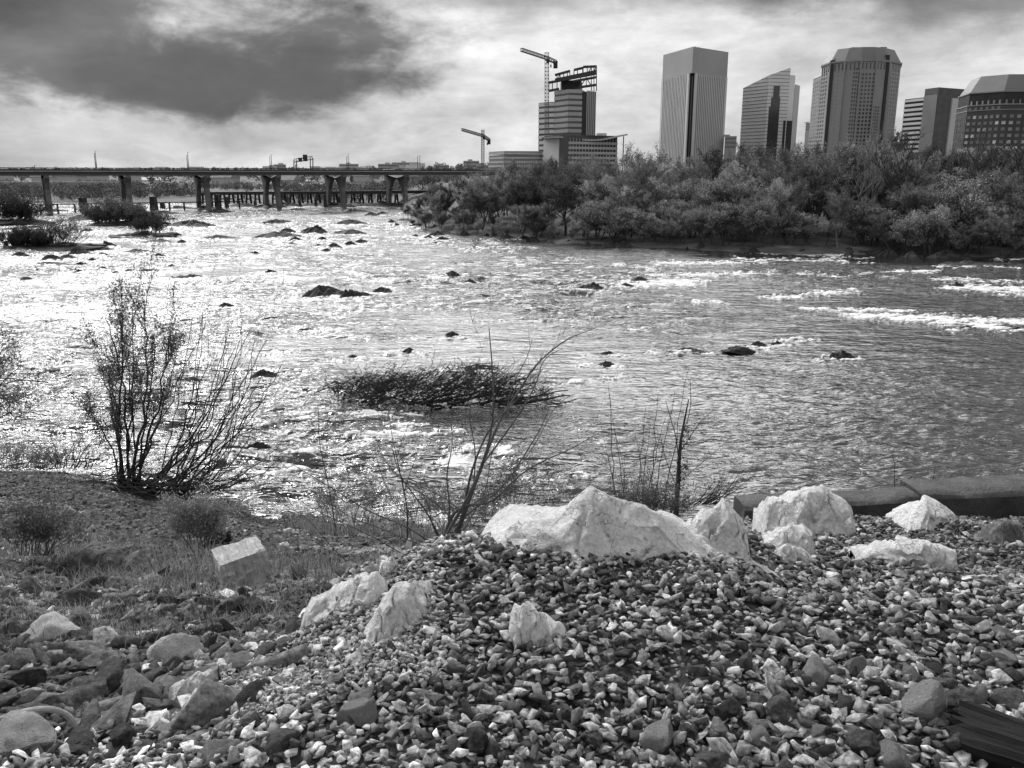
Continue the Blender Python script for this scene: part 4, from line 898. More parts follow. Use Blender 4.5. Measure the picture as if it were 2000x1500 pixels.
for t in (-6.3, 6.3):
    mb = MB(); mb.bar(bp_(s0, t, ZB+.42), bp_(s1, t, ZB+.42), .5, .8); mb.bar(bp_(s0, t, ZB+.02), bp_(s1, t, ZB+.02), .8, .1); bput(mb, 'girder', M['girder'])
    mb = MB(); mb.bar(bp_(s0, t*1.09, ZB+1.22), bp_(s1, t*1.09, ZB+1.22), .16, .36)
    k = s0
    while k < s1: mb.bar(bp_(k, t*1.09, ZB+1.35), bp_(k, t*1.09, ZB+1.66), .12); k += 2.2
    mb.bar(bp_(s0, t*1.09, ZB+1.68), bp_(s1, t*1.09, ZB+1.68), .10, .12); bput(mb, 'parapet', M['dark'])
for px_ in (-75, 90, 245, 395, 530, 655, 775):
    s_ = s_of(px_); mb = MB()
    outer = [(-7.9, ZB-.0), (-7.9, ZB-.5), (-7.0, ZB-1.5), (-6.3, ZB-3.0), (-6.5, 3.), (-6.9, -1)]
    inner = [(-5.5, -1), (-4.9, 3.), (-4.1, ZB-3.4), (-3.1, ZB-2.1), (-1.8, ZB-1.3), (0, ZB-.95)]
    half = outer+inner; full = half+[(-a, b) for a, b in reversed(half)][1:]
    full = full[:-1]+[full[-1]]
    n = len(full); th = .5
    V = [bp_(s_-th, a, b) for a, b in full]+[bp_(s_+th, a, b) for a, b in full]
    # side faces and strips between outer and inner outline
    fs = [(i, (i+1) % n, n+(i+1) % n, n+i) for i in range(n)]
    o6 = list(range(6)); i6 = list(range(11, 5, -1))
    for side in (0, 1):
        for a in range(5):
            q = (o6[a], o6[a+1], i6[a+1] , i6[a]) if False else None
    mb.add(V, fs)
    outl = [0, 1, 2, 3, 4, 5]; inl = [11, 10, 9, 8, 7, 6]
    for base in (0, n):
        for a in range(5):
            q = (base+outl[a], base+outl[a+1], base+inl[a+1], base+inl[a]); mb.f.append(q)
            m2 = lambda i: base+(n-1-(i % n)) if i != 11 else base+11
            mb.f.append(tuple(m2(i) for i in (outl[a], outl[a+1], inl[a+1], inl[a])))
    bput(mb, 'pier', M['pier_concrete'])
LG = 'tall lamp posts along the bridge'
for i, (px_, ty, t) in enumerate([(75,322,6.6),(186,300,-6.6),(199,296,6.6),(360,304,-6.6),(382,298,6.6),(517,306,-6.6),(547,302,6.6),(663,306,-6.6),(699,301,6.6),(798,305,-6.6),(840,304,6.6)]):
    s_ = s_of(px_); q = bp_(s_, t, ZT); top = CH+(336-ty)*q.y/F
    r_ = empty('street_lamp', q); tag(r_, ('short' if ty > 315 else 'slim tall')+' lamp post on the bridge, '+['leftmost of all','left one of the first tall pair','right one of the first tall pair','left one of the second pair','right one of the second pair','left one of the pair before the sign gantry','just left of the sign gantry','left one of the pair right of the gantry','right one of the pair right of the gantry','last but one at the right','last one at the right'][i], 'street lamp', LG)
    mb = MB(); mb.tube([q, Vector((q.x, q.y, top))], [.11, .06], 6); child(mb.build('pole', M['steel']), r_)
    mb = MB(); mb.bar((q.x-.05, q.y, top-.02), (q.x+.5, q.y, top+.04), .05); child(mb.build('arm', M['steel']), r_)
# sign gantry
s_ = s_of(597); r_ = empty('sign_gantry', bp_(s_, 0, ZT)); tag(r_, 'overhead sign gantry with two dark sign boards on the bridge', 'sign gantry')
D0 = bp_(s_, 0, ZT).y
def gp(px, py, dy=0): return at(px, py, D0+dy)
for px_, dy in ((574, 0), (579, 1.5), (606, 0), (611, 1.5)):
    mb = MB(); mb.bar(Vector((gp(px_, 330, dy).x, D0+dy, ZT-.3)), gp(px_, 308 if px_ > 600 else 313, dy), .22); child(mb.build('post', M['steel']), r_)
mb = MB()
for dy in (0, 1.5):
    mb.bar(gp(574, 311, dy), gp(611, 305, dy), .16); mb.bar(gp(574, 317, dy), gp(611, 311, dy), .16)
    for i in range(9):
        a = 574+37*i/9; mb.bar(gp(a, 311-6*i/9, dy), gp(a+4.1, 317-6*(i+1)/9, dy), .09)
child(mb.build('truss', M['steel']), r_)
for a, b, c, d_ in ((583, 308, 590, 316), (592, 302, 600, 315)):
    mb = MB(); p1 = gp(a, d_, -.3); p2 = gp(c, b, -.3); mb.box((p1+p2)/2, (p2.x-p1.x, .12, p2.z-p1.z)); child(mb.build('sign_board', M['dark']), r_)
# --- far low bridge at left, with pale piers ---
q0 = at(-300, 362, 330); q1 = at(335, 357, 400)
r_ = empty('low_bridge', q0); tag(r_, 'low far road bridge with pale piers seen under the main one at left', 'bridge')
mb = MB(); mb.bar(at(-300, 360, 330), at(240, 359, 385), 9, 1.7); child(mb.build('deck', M['concrete']), r_)
for px_ in (-60, 12, 38, 143, 250):
    Yv = 330+(px_+300)/540*55; a = at(px_, 364, Yv); mb = MB(); mb.add([], []); mb.bar(Vector((a.x, a.y, -1)), Vector((a.x, a.y, a.z)), 1.5, 3.5); child(mb.build('pier', M['farwhite'] if px_ in (12, 143) else M['concrete']), r_)
# --- thin footway on posts over the weir ---
r_ = empty('footway', at(85, 398, 205)); tag(r_, 'thin low pipeline footway on short posts under the bridge at left', 'footbridge'); mb = MB()
F0 = at(60, 400, 198); F1 = at(480, 393, 232); mb.bar(F0, F1, .5, .22); child(mb.build('walkway', M['dark']), r_)
for i in range(14):
    a = F0.lerp(F1, (i+.5)/14); mb = MB(); mb.bar(Vector((a.x, a.y, -.5)), a, .32); child(mb.build('post', M['stonepier']), r_)
# --- old stone piers ---
for i, (px_, y0, y1, w) in enumerate([(164,386,413,9),(301,384,410,9),(426,380,407,8),(443,384,406,5),(318,396,408,6),(413,388,406,5),(499,392,404,4),(562,384,400,5),(586,390,403,4),(635,380,404,4),(617,386,402,4),(664,384,403,5)]):
    a = on(px_, y1, 0); Yv = a.y; b_ = at(px_, y0, Yv); wv = w*Yv/F; mb = MB()
    mb.prism([(-wv/2, -wv), (wv/2, -wv), (wv/2+.2, wv), (-wv/2, wv)], -1, b_.z, [(-wv*.42, -wv*.9), (wv*.42, -wv*.9), (wv*.42, wv*.9), (-wv*.42, wv*.9)])
    o = mb.build('stone_pier', M['stonepier']); o.location = (a.x, a.y, 0)
    tag(o, 'old stone bridge stump in the water, '+['right of the first pier','between second and third pier','tallest one right of the third pier','thin one right of the tallest','short one left of the third pier','slim one at the third pier leg','short one left of the fourth pier','thin one right of the fourth pier','shortest one right of the fourth pier','narrow one near the fifth pier','thin low one near the fifth pier','one inside the fifth pier arch'][i], 'stone pier', 'ruined stone piers under the bridge')
# --- dark rail trestle behind the right piers ---
r_ = empty('rail_trestle', at(700, 377, 262)); tag(r_, 'dark low rail trestle behind the bridge piers, right half', 'trestle'); mb = MB()
mb.bar(at(390, 378, 262), at(900, 374, 266), 4, .9); child(mb.build('deck', M['dark']), r_)
for px_ in range(400, 900, 17):
    a = at(px_, 379, 263); mb = MB()
    for t in (-1.6, 1.6): mb.bar((a.x+t*.2, a.y+t, -.4), (a.x, a.y+t, a.z), .5)
    mb.bar((a.x, a.y-1.6, a.z*.5), (a.x, a.y+1.6, a.z*.5), .3); child(mb.build('bent', M['dark']), r_)
# ---- low rocks and shingle round the pier feet ----
for px_, py_, w_ in [(95,414,60),(240,412,50),(400,409,60),(535,406,70),(560,403,60),(660,404,70),(690,402,60),(745,401,70),(780,404,70),(610,402,60),(480,404,60),(345,408,50),(860,402,60),(820,409,30),(800,420,40),(790,432,50)]:
    river_rock(px_, py_, w_, 'low dark rocks at the foot of the bridge piers', True, 1)

# ======================= TREES =======================
def make_tree(seed, H=12., crown=(.42, .36), n_lv=9000, base=.22, bare=False, tone=(.05, .15), lsize=.13, trunk_r=.19, multi=1, name='tree'):
    """returns (trunk mesh, crown mesh) of a tree H metres high"""
    rr = random.Random(seed); rsx = np.random.RandomState(seed); mb = MB(); tips = []
    def grow(p, d, l, r, lv):
        n = 5; P = [p]; q = p.copy(); dd = d.copy()
        for i in range(n):
            dd = (dd+Vector((rr.gauss(0, .16), rr.gauss(0, .16), rr.gauss(0, .08)+.06))).normalized(); q = q+dd*(l/n); P.append(q)
        mb.tube(P, [r*(1-.62*i/n) for i in range(n+1)], 6 if lv == 0 else (4 if lv < 2 else 3))
        if lv >= 3: tips.append(P); return
        k = {0: rr.randint(6, 8), 1: rr.randint(4, 6), 2: rr.randint(3, 5)}[lv]
        for j in range(k):
            t = rr.uniform(.35 if lv == 0 else .25, 1); i = min(int(t*n), n-1); s = P[i].lerp(P[i+1], t*n-i)
            a = rr.uniform(0, 6.28); out = Vector((math.cos(a), math.sin(a), rr.uniform(.1, .9) if lv else rr.uniform(.25, 1.1))).normalized()
            nd = (dd*.45+out*.8).normalized()
            grow(s, nd, l*rr.uniform(.42, .68), r*.52, lv+1)
        grow(P[-1], dd, l*.5, r*.38, lv+1)
    for i in range(multi):
        a = rr.uniform(0, 6.28); d0 = Vector((math.cos(a)*.22*(multi > 1), math.sin(a)*.22*(multi > 1), 1)).normalized()
        grow(Vector((math.cos(a)*.2*(multi > 1), math.sin(a)*.2*(multi > 1), -.4)), d0, H*.52, trunk_r, 0)
    top = max(P[-1].z for P in tips); sc = H/top
    tr = mb.mesh(name+'_trunk', M['bark']); tr.transform(Matrix.Scale(sc, 4))
    pts = []; tn = []
    per = max(1, int(n_lv/len(tips)))
    for P in tips:
        base_t = rsx.uniform(tone[0], tone[1]); sg = rsx.uniform(.12, .3)
        k = rsx.poisson(per*rsx.uniform(.3, 1.6))
        if not k: continue
        i = rsx.randint(1, len(P), k); c = np.array([P[j][:] for j in i])*sc
        pts.append(c+rsx.normal(0, sg, (k, 3))*[1, 1, .8]); tn.append(base_t*rsx.uniform(.7, 1.35, k))
    cr = leaf_cloud(name+'_crown', np.concatenate(pts), lsize, M['leaf'], None, link=False, tones_=np.concatenate(tn), rs_=rsx)
    return tr, cr
PROTO = {
 'leafy': [make_tree(s, 12, n_lv=18000, tone=(.14, .46), name='tree', multi=m) for s, m in ((1, 1), (2, 2), (3, 1), (4, 3))] ,
 'dark': [make_tree(s, 12, n_lv=11000, tone=(.04, .15), name='tree') for s in (5, 6, 7)],
 'bushy': [make_tree(s, 7, n_lv=12000, tone=(.12, .5), name='tree', multi=4, trunk_r=.1) for s in (8, 9, 10)],
 'thin': [make_tree(s, 13, n_lv=4500, tone=(.08, .28), name='tree', trunk_r=.15) for s in (11, 12, 13)],
 'bare': [make_tree(s, 13, n_lv=250, tone=(.04, .1), name='tree', trunk_r=.24) for s in (14, 15)]}
BH = {'leafy': 12, 'dark': 12, 'bushy': 7, 'thin': 13, 'bare': 13}
TXT = {'leafy': 'leafy spring tree', 'dark': 'dark dense tree', 'bushy': 'low pale bushy tree', 'thin': 'thin-leaved twiggy tree', 'bare': 'bare branching tree'}
PLACE = [(850, 'at the wood tip'), (905, 'near the last bridge pier'), (960, 'below the short crane'), (1055, 'below the flat office'), (1110, 'below the unfinished tower'), (1225, 'below the wavy roof'), (1290, 'left of the ribbed tower'), (1430, 'below the ribbed tower'), (1570, 'below the slanted tower'), (1640, 'left of the granite tower'), (1760, 'below the granite tower'), (1820, 'below the striped block'), (1885, 'below the dark ribbed block'), (1950, 'below the brick block'), (9999, 'by the right edge')]
def tree(kind, px, row, top_py, off, wide=1., k=None, label=None, pale=False):
    u = (px-1000)/F/(cp+.15*sp); Yv = float(shore(np.array([u]))[0])+off; X = u*Yv
    z0 = far_z1(X, Yv)-.1; Ht = CH+(338-top_py)*Yv/F-z0
    tr, cr = rnd.choice(PROTO[kind]) if k is None else PROTO[kind][k]
    s = Ht/BH[kind]; wd = s*wide
    rt = empty('tree' if kind != 'bushy' else 'bushy_tree', (X, Yv, z0), rnd.uniform(0, 6.28))
    lab = label or f"{TXT[kind]} {row}, " + next(t for a, t in PLACE if px < a)
    tag(rt, lab, 'tree', 'trees of the wood on the far bank')
    a = inst('trunk', tr, rt, sc=(wd, wd, s)); b = inst('crown', cr, rt, sc=(wd, wd, s))
    if pale or (kind == 'thin' and rnd.random() < .5):
        a.data = tr.copy(); a.data.materials[0] = M['palebark']
    return rt
SKY = [(780,385),(810,362),(850,350),(900,338),(950,328),(1000,318),(1040,306),(1100,302),(1150,304),(1220,290),(1300,300),(1380,292),(1440,275),(1500,272),(1560,280),(1620,272),(1690,258),(1740,250),(1790,278),(1850,285),(1920,292),(2000,296),(2100,290),(2400,285)]
def skyl(px): return float(np.interp(px, [a for a, _ in SKY], [b for _, b in SKY]))
def shpy(px): return float(np.interp(px, [a for a, _ in _sh], [b for _, b in _sh]))
rows = [(1.8, 30, .40, 'at water edge', ['bushy', 'bushy', 'leafy'], 1.25), (6, 30, .60, 'in front row', ['leafy', 'bushy', 'leafy', 'dark'], 1.15), (12, 33, .76, 'in mid wood', ['leafy', 'dark', 'thin', 'leafy'], 1.05), (20, 36, .90, 'in upper wood', ['dark', 'leafy', 'thin', 'dark'], 1.0), (30, 36, .98, 'on wood skyline', ['thin', 'dark', 'thin', 'leafy'], 1.0), (42, 50, 1.0, 'at wood back', ['dark', 'thin', 'leafy'], 1.0)]
for ri, (off, step, fr, row, kinds, wide) in enumerate(rows):
    px_ = 800+ri*9-(10 if ri < 2 else -8)
    while px_ < 2260:
        gap = ri < 2 and 1490 < px_ < 1730
        p0, p1 = shpy(px_), skyl(px_)
        if not (gap and rnd.random() < .6):
            kd = rnd.choice(kinds)
            tf = fr*(rnd.uniform(.86, 1.07) if ri > 1 else rnd.uniform(.55, 1.3))
            if ri >= 4: tf = rnd.uniform(.86, 1.03)
            tree(kd, px_, row, p0-(p0-p1)*min(tf, 1.04), off*rnd.uniform(.8, 1.2)+(4 if gap else 0), wide*rnd.uniform(.8, 1.3))
        px_ += step*rnd.uniform(.65, 1.3)*(.8 if px_ < 950 else 1)
tree('bare', 1683, '', 238, 9, .8, 0, 'tall pale-barked sycamore rising above the clearing, below the granite tower', True)
tree('bare', 1835, '', 240, 14, 1.0, 1, 'bare forked tree against the striped block on the skyline')
tree('bare', 1978, '', 236, 12, .9, 0, 'big bare dark tree at the right edge before the brick block')
tree('bare', 1745, '', 246, 11, .8, 1, 'bare tree on the skyline right of the pale sycamore')
tree('thin', 1225, '', 278, 12, .9, 1, 'taller wispy tree rising beside the curved roof')
# trunks by the clearing
for i, px_ in enumerate((1505, 1532, 1610, 1634, 1668)):
    tree('thin' if i % 2 else 'leafy', px_, '', [350, 330, 372, 360, 380][i], 3.5+i % 3, .8, None, 'slim dark-trunked tree standing in the sandy clearing, '+['leftmost', 'second from the left', 'middle one', 'second from the right', 'rightmost'][i])
# rocks & driftwood at the far shore
for i in range(44):
    px_ = rnd.uniform(800, 2050); py_ = shpy(px_)+rnd.uniform(-3, 4)
    p = on(px_, py_, 0); r_ = rnd.uniform(.3, .9); lab = 'low rock at the far waterline, '+next(t for a, t in PLACE if px_ < a)
    tag(inst('shore_rock', WR[rnd.randrange(6)], None, (p.x, p.y, .1), (0, 0, rnd.uniform(0, 6)), (r_*1.6, r_, r_)), lab, 'rock', 'rocks along the wooded bank')
for i, (px_, py_, l, a0) in enumerate([(1530,466,2.6,.1),(1195,470,2.4,.9),(1590,486,3.2,.15),(1700,490,4,.05),(820,440,5,.1)]):
    p = on(px_, py_, .3); mb = MB(); e = p+Vector((l*math.cos(a0)*.9, .5, l*math.sin(a0)*.6+.1)); stem(mb, p-(e-p)*.4, p, e, .3 if i == 0 else .14, .1, 8, 7, .02)
    tag(mb.build('driftwood', M['bark'], smooth=True), ['fat dark log lying in the sandy clearing','broken limb sloping into the water below the ribbed tower gap','long driftwood stick at the clearing edge','thin driftwood pole on the right shore','dark log at the left tip of the wooded bank'][i], 'driftwood')
# far woods across the river: one mass nobody could count
def far_wood(name, pts_n, u0, u1, y0, y1, h, lab, tone, ls, seed, dens):
    r = np.random.RandomState(seed); Yv = r.uniform(y0, y1, pts_n); u = r.uniform(u0, u1, pts_n); Xc = u*Yv
    keep = (perlin(Xc*.02, Yv*.015, seed) > dens); Xc, Yv = Xc[keep], Yv[keep]; n = len(Xc)
    R_ = r.uniform(.5, 1.2, n)*h; zc = far_z(Xc, Yv); per = 70
    a = r.normal(size=(n, per, 3)); a /= np.linalg.norm(a, axis=2)[..., None]; a *= r.uniform(.55, 1.0, (n, per, 1))
    P = np.stack([Xc, Yv, zc+R_*.62], -1)[:, None]+a*np.stack([R_*.55, R_*.55, R_*.6], -1)[:, None]
    tn = np.repeat(r.uniform(tone[0], tone[1], n), per)*r.uniform(.7, 1.3, n*per)
    o = leaf_cloud(name, P.reshape(-1, 3), ls, M['farwood'], None, tones_=tn, rs_=r); tag(o, lab, 'woodland', kind='stuff')
far_wood('far_riverside_wood', 2400, -.70, -.05, 267, 480, 3.3, 'riverside trees seen under and behind the bridge', (.05, .24), .36, 31, .02)
far_wood('far_hill_wood', 1500, -.75, .02, 560, 2300, 7, 'distant woods on the low hills beyond the bridge', (.10, .26), 1.1, 32, -.1)
# ======================= SKYLINE =======================
def facets(poly_px, base_py=345):
    return [at(a, b, d) for a, b, d in poly_px]
PV = .25
def plan(cols): # cols: (px, Y) -> plan points; PV is the height in the picture at which px was read
    return [Vector(((px-1000)/F/(cp+PV*sp)*Y, Y, 0)) for px, Y in cols]
def zt(py, Y): return at(1000, py, Y).z
def fbar(mb, A, B, z0, z1, out=.2, dep=.3, inset=0.):
    """a slab on the face A-B between two heights, standing proud of it"""
    d = (B-A).normalized(); nr = Vector((d.y, -d.x, 0)); a = A+d*inset; b = B-d*inset
    poly = [a+nr*out, b+nr*out, b-nr*dep, a-nr*dep]
    mb.prism([(p.x, p.y) for p in poly], z0, z1)
def building(name, label, cols, top, m, cat='building', base=-2, group=None, tops=None):
    P = plan(cols); c = P[0].copy(); rt = empty(name, (c.x, c.y, 0)); tag(rt, label, cat, group)
    mb = MB(); mb.prism([(p.x, p.y) for p in P], base, tops or top); child(mb.build('walls', M[m]), rt)
    return rt, P
def win_grid(rt, A, B, z0, z1, nx, ny, fw=.6, fh=.55, m='glass', name='window', out=.12, budget=None, skip=None, m2=None):
    """windows of one face: each one a part (up to the budget), the rest one part"""
    d = (B-A); L_ = d.length; d.normalize(); nr = Vector((d.y, -d.x, 0)); cw, chh = L_/nx, (z1-z0)/ny
    meA = None; rest = MB(); ang = math.atan2(d.y, d.x)
    mb = MB(); mb.box((0, 0, 0), (cw*fw, .3, chh*fh)); meA = mb.mesh(name, M[m]); meB = None
    if m2: meB = meA.copy(); meB.materials[0] = M[m2]
    for j in range(ny-1, -1, -1):
        for i in range(nx):
            if skip and skip(i, j): continue
            c = A+d*((i+.5)*cw)+nr*(out-.15); z = z0+(j+.5)*chh
            if budget is None or budget[0] > 0:
                o = inst(name, meB if (meB and rnd.random() < .55) else meA, None, (c.x, c.y, z), (0, 0, ang)); child(o, rt)
                if budget: budget[0] -= 1
            else: rest.box((c.x, c.y, z), (cw*fw, .3, chh*fh), Matrix.Rotation(ang, 3, 'Z'))
    if rest.f: tag(child(rest.build('small_windows', M[m]), rt), kind='stuff')

# -- ribbed tower (pale vertical ribs, deep dark notch at the corner) --
D1 = 640; PV = .38
cols = [(1353, D1), (1295.5, 684), (1370, 730), (1421.5, 668)]   # near corner, left, back, right
P = plan(cols); N0, Lf, Bk, Rt = P; ztop = zt(91, D1)
rt = empty('ribbed_tower', (N0.x, N0.y, 0)); tag(rt, 'tall square tower with fine vertical ribs and a plain top band', 'skyscraper')
dl = (Lf-N0).normalized(); dr = (Rt-N0).normalized(); cut = 3.4
Na, Nb = N0+dl*cut, N0+dr*cut
mb = MB(); core = [Na, Na+dr*2.6, N0+(dl+dr)*3.0, Nb+dl*2.6, Nb, Rt, Bk, Lf]; mb.prism([(p.x, p.y) for p in reversed(core)], -2, ztop-19); child(mb.build('walls', M['glass']), rt)
mb = MB(); mb.prism([(p.x, p.y) for p in (Lf-dl*-.3, N0-dl*.0-dr*.0+(dl+dr)*-.15, Rt+dr*.3, Bk)], ztop-17.5, ztop); child(mb.build('top_band', M['aluband']), rt)
mb = MB(); mb.prism([(p.x, p.y) for p in (Lf.lerp(N0, .03), N0.lerp(Bk, .03), Rt.lerp(N0, .03), Bk)], ztop-19, ztop-17.5); child(mb.build('louvre_band', M['dark']), rt)
for A, B in ((Lf, Na), (Nb, Rt)):
    n = 18; d = (B-A); L_ = d.length; d.normalize()
    for k in range(n+1):
        a = A+d*(L_*k/n); w = .9 if 0 < k < n else 1.9; a = a-d*(w/2 if 0 < k < n else (0 if k == 0 else w))
        mb = MB(); fbar(mb, a, a+d*w, -2, ztop-17.6, .7, .3); child(mb.build('rib', M['aluminium']), rt)
mb = MB()
for k in range(7):
    q = N0.lerp(Bk, .1+k*.05)+dl*rnd.uniform(-6, 6); mb.bar((q.x, q.y, ztop), (q.x, q.y, ztop+rnd.uniform(1, 3)), .25)
child(mb.build('roof_antennas', M['steel']), rt)

# -- tower under construction with steel frame on top --
D2 = 560
cols = [(1053, 575), (1084, 575), (1112, D2), (1138, 562), (1141, 600), (1060, 620)]
q = {k: plan([(k, Y)])[0] for k, Y in ((1053, 585), (1069, 578), (1084, 574), (1112, D2), (1138, 563), (1148, 566), (1165.5, 572), (1163, 620), (1060, 630))}
rt = empty('unfinished_tower', (q[1112].x, q[1112].y, 0)); tag(rt, 'banded office tower under construction, open steel frame on its top', 'skyscraper')
main = [q[1084], q[1112], q[1138], q[1163], plan([(1085, 640)])[0]]; zm = zt(174, D2)
mb = MB(); mb.prism([(p.x, p.y) for p in main], -2, zm); child(mb.build('main_block', M['glass']), rt)
left = [q[1053], q[1069], q[1084], plan([(1085, 640)])[0], q[1060]]; zl = zt(200, 580)
mb = MB(); mb.prism([(p.x, p.y) for p in left], -2, zl); child(mb.build('left_wing', M['glass']), rt)
mb = MB(); mb.prism([(p.x, p.y) for p in (q[1138], q[1148], q[1163])], -2, zm-1); child(mb.build('dark_shaft', M['dark']), rt)
glz = [q[1148], q[1165.5], q[1163]]; mb = MB(); mb.prism([(p.x, p.y) for p in glz], -2, zm-.5); child(mb.build('glazed_corner', M['glass_mid']), rt)
for k in range(6):
    a = q[1148].lerp(q[1165.5], k/5); mb = MB(); mb.bar((a.x, a.y-.2, -2), (a.x, a.y-.2, zm), .3); child(mb.build('mullion', M['aluminium']), rt)
fl = (zm-8)/15.0
for k in range(-1, 15):
    z = zm-1.2-(k+1)*fl*.98
    for A, B in ((q[1084], q[1112]), (q[1112], q[1138])):
        mb = MB(); fbar(mb, A, B, z-fl*.30, z+fl*.30, .35, .2); child(mb.build('floor_band', M['precast']), rt)
for k in range(13):
    z = zl-1.4-k*fl*.98
    for A, B in ((q[1053], q[1069]), (q[1069], q[1084])):
        mb = MB(); fbar(mb, A, B, z-fl*.30, z+fl*.30, .35, .2, .1); child(mb.build('floor_band', M['precast_pale']), rt)
mb = MB(); fbar(mb, q[1084].lerp(q[1112], .02), q[1138], zm+.1, zm+.5, .6, .4); child(mb.build('roof_edge', M['precast']), rt)
# penthouse and frame
mb = MB(); c0 = plan([(1098, 580)])[0]; c1 = plan([(1136, 580)])[0]; mb.prism([(c0.x, c0.y), (c1.x, c1.y), (c1.x+2, c1.y+18), (c0.x, c0.y+18)], zm, zm+7.2); child(mb.build('penthouse', M['girder']), rt)
def fr(px, py, Yv): return at(px, py, Yv)
mb = MB()
for Yv, sh in ((566, 0), (590, 1.5)):
    L1 = [(1071, 162), (1164, 143)]; levels = [((1071, 177), (1092, 173)), ((1071, 161), (1165, 143)), ((1084, 146), (1113, 138)), ((1121, 136), (1138, 132)), ((1139, 130), (1165, 129)), ((1084, 155), (1165, 138)), ((1130, 170), (1165, 165)), ((1120, 158), (1165, 150))]
    for a, b in levels: mb.bar(fr(a[0], a[1]+sh, Yv), fr(b[0], b[1]+sh, Yv), .6, 1.1)
    for px_, y0, y1 in [(1072,178,161),(1079,176,160),(1088,176,146),(1094,157,143),(1101,156,141),(1108,154,139),(1113,154,138),(1121,152,136),(1128,150,134),(1138,148,131),(1139,148,130),(1147,146,130),(1155,145,129),(1165,176,129),(1134,170,150),(1145,168,149),(1155,176,149),(1160,176,130)]:
        mb.bar(fr(px_, y0+sh, Yv), fr(px_, y1+sh, Yv), .5)
    for a, b in [((1134, 168), (1145, 151)), ((1145, 151), (1155, 167)), ((1155, 144), (1165, 131)), ((1088, 156), (1094, 144)), ((1147, 144), (1155, 131))]: mb.bar(fr(a[0], a[1]+sh, Yv), fr(b[0], b[1]+sh, Yv), .35)
for px_, py_ in [(1071,161),(1088,146),(1113,138),(1138,131),(1165,129),(1165,144),(1130,150),(1100,156),(1165,165)]: mb.bar(fr(px_, py_, 566), fr(px_, py_+1.5, 590), .5)
child(mb.build('roof_steel_frame', M['steel']), rt)
mb = MB(); a, b = fr(1072, 160, 568), fr(1165, 142, 568); c, d_ = fr(1165, 143, 588), fr(1072, 161, 588)
mb.add([a, b, c, d_, a-Vector((0, 0, 1)), b-Vector((0, 0, 1)), c-Vector((0, 0, 1)), d_-Vector((0, 0, 1))], [(0, 1, 2, 3), (7, 6, 5, 4), (0, 4, 5, 1), (1, 5, 6, 2), (2, 6, 7, 3), (3, 7, 4, 0)]); child(mb.build('roof_deck', M['girder']), rt)

# -- cranes --
def lattice(mb, a, b, w, n, r=.12):
    a = Vector(a); b = Vector(b); d = (b-a).normalized(); up = Vector((0, 0, 1)) if abs(d.z) < .8 else Vector((0, 1, 0)); x = d.cross(up).normalized()*w/2; y = x.cross(d).normalized()*w/2
    cs = [(1, 1), (-1, 1), (-1, -1), (1, -1)]
    for i, j in cs: mb.bar(a+x*i+y*j, b+x*i+y*j, r*2)
    for k in range(n):
        p = a.lerp(b, k/n); q_ = a.lerp(b, (k+1)/n)
        for t in range(4):
            i, j = cs[t]; i2, j2 = cs[(t+1) % 4]; mb.bar(p+x*i+y*j, q_+x*i2+y*j2, r*1.3); mb.bar(q_+x*i+y*j, q_+x*i2+y*j2, r*1.3)
def crane(label, mast_px, base_py, top_py, jib, tail, Yv, w, cab=True):
    rt = empty('tower_crane', at(mast_px, base_py, Yv)); tag(rt, label, 'crane', 'construction cranes')
    m0, m1 = at(mast_px, base_py, Yv), at(mast_px, top_py, Yv)
    mb = MB(); lattice(mb, m0, m1, w, 22, .14); child(mb.build('mast', M['crane']), rt)
    j0, j1, t1 = at(*jib[0], Yv), at(*jib[1], Yv-12), at(*tail, Yv+5)
    mb = MB(); lattice(mb, j0, j1, w*.8, 18, .12); child(mb.build('jib', M['crane']), rt)
    mb = MB(); lattice(mb, j0, t1, w*.8, 5, .14); child(mb.build('counter_jib', M['crane']), rt)
    mb = MB(); mb.box(t1-Vector((0, 0, w*.7)), (w*1.1, w*1.2, w*1.8)); child(mb.build('counterweight', M['dark']), rt)
    mb = MB(); mb.box(j0-Vector((-w*.4, .9, w*.9)), (w*.8, w*.8, w*.9)); child(mb.build('cab', M['dark']), rt)
    mb = MB(); hk = at(jib[0][0]+9, jib[0][1]+16, Yv); mb.bar(hk+Vector((0, 0, 4)), hk, .15); mb.box(hk, (.8, .8, 1.6)); child(mb.build('hook', M['dark']), rt)
    return rt
crane('tall tower crane beside the unfinished tower, jib rising to the left', 1068, 260, 103, ((1067, 113), (1018, 97)), (1085, 121), 556, 2.3)
crane('shorter tower crane left of the low flat office, near the bridge', 943, 330, 254, ((943, 265), (902, 253)), (955, 273), 600, 1.9)

# -- curved-roof office --
PV = .27
rt, P = building('curved_roof_office', 'long pale office with a wavy overhanging roof and white floor bands', [(1063, 500), (1094, 486), (1110, 484), (1205, 500), (1200, 540), (1063, 540)], zt(264, 490), 'glass')
mb = MB()
for k in range(40):
    t0, t1 = k/40, (k+1)/40
    f_ = lambda t: (1062+(1226-1062)*t, 268-3*math.sin(t*7.5)-(4*t*t)+3*math.sin(t*3.1))
    V = []
    for t in (t0, t1):
        x_, y_ = f_(t); a = at(x_, y_, 482+14*t); V += [a, a+Vector((0, 34, 1.0))]
    b_ = len(mb.v); mb.v += [tuple(v) for v in V]+[tuple(v-Vector((0, 0, .8))) for v in V]; mb.f += [(b_, b_+2, b_+3, b_+1), (b_+4, b_+5, b_+7, b_+6), (b_, b_+4, b_+6, b_+2), (b_+1, b_+3, b_+7, b_+5)]
child(mb.build('wavy_roof', M['precast']), rt)
mb = MB(); fbar(mb, P[0], P[1].lerp(P[0], .05), 0, zt(271, 490), .5, .2); child(mb.build('pale_side_wall', M['precast_pale']), rt)
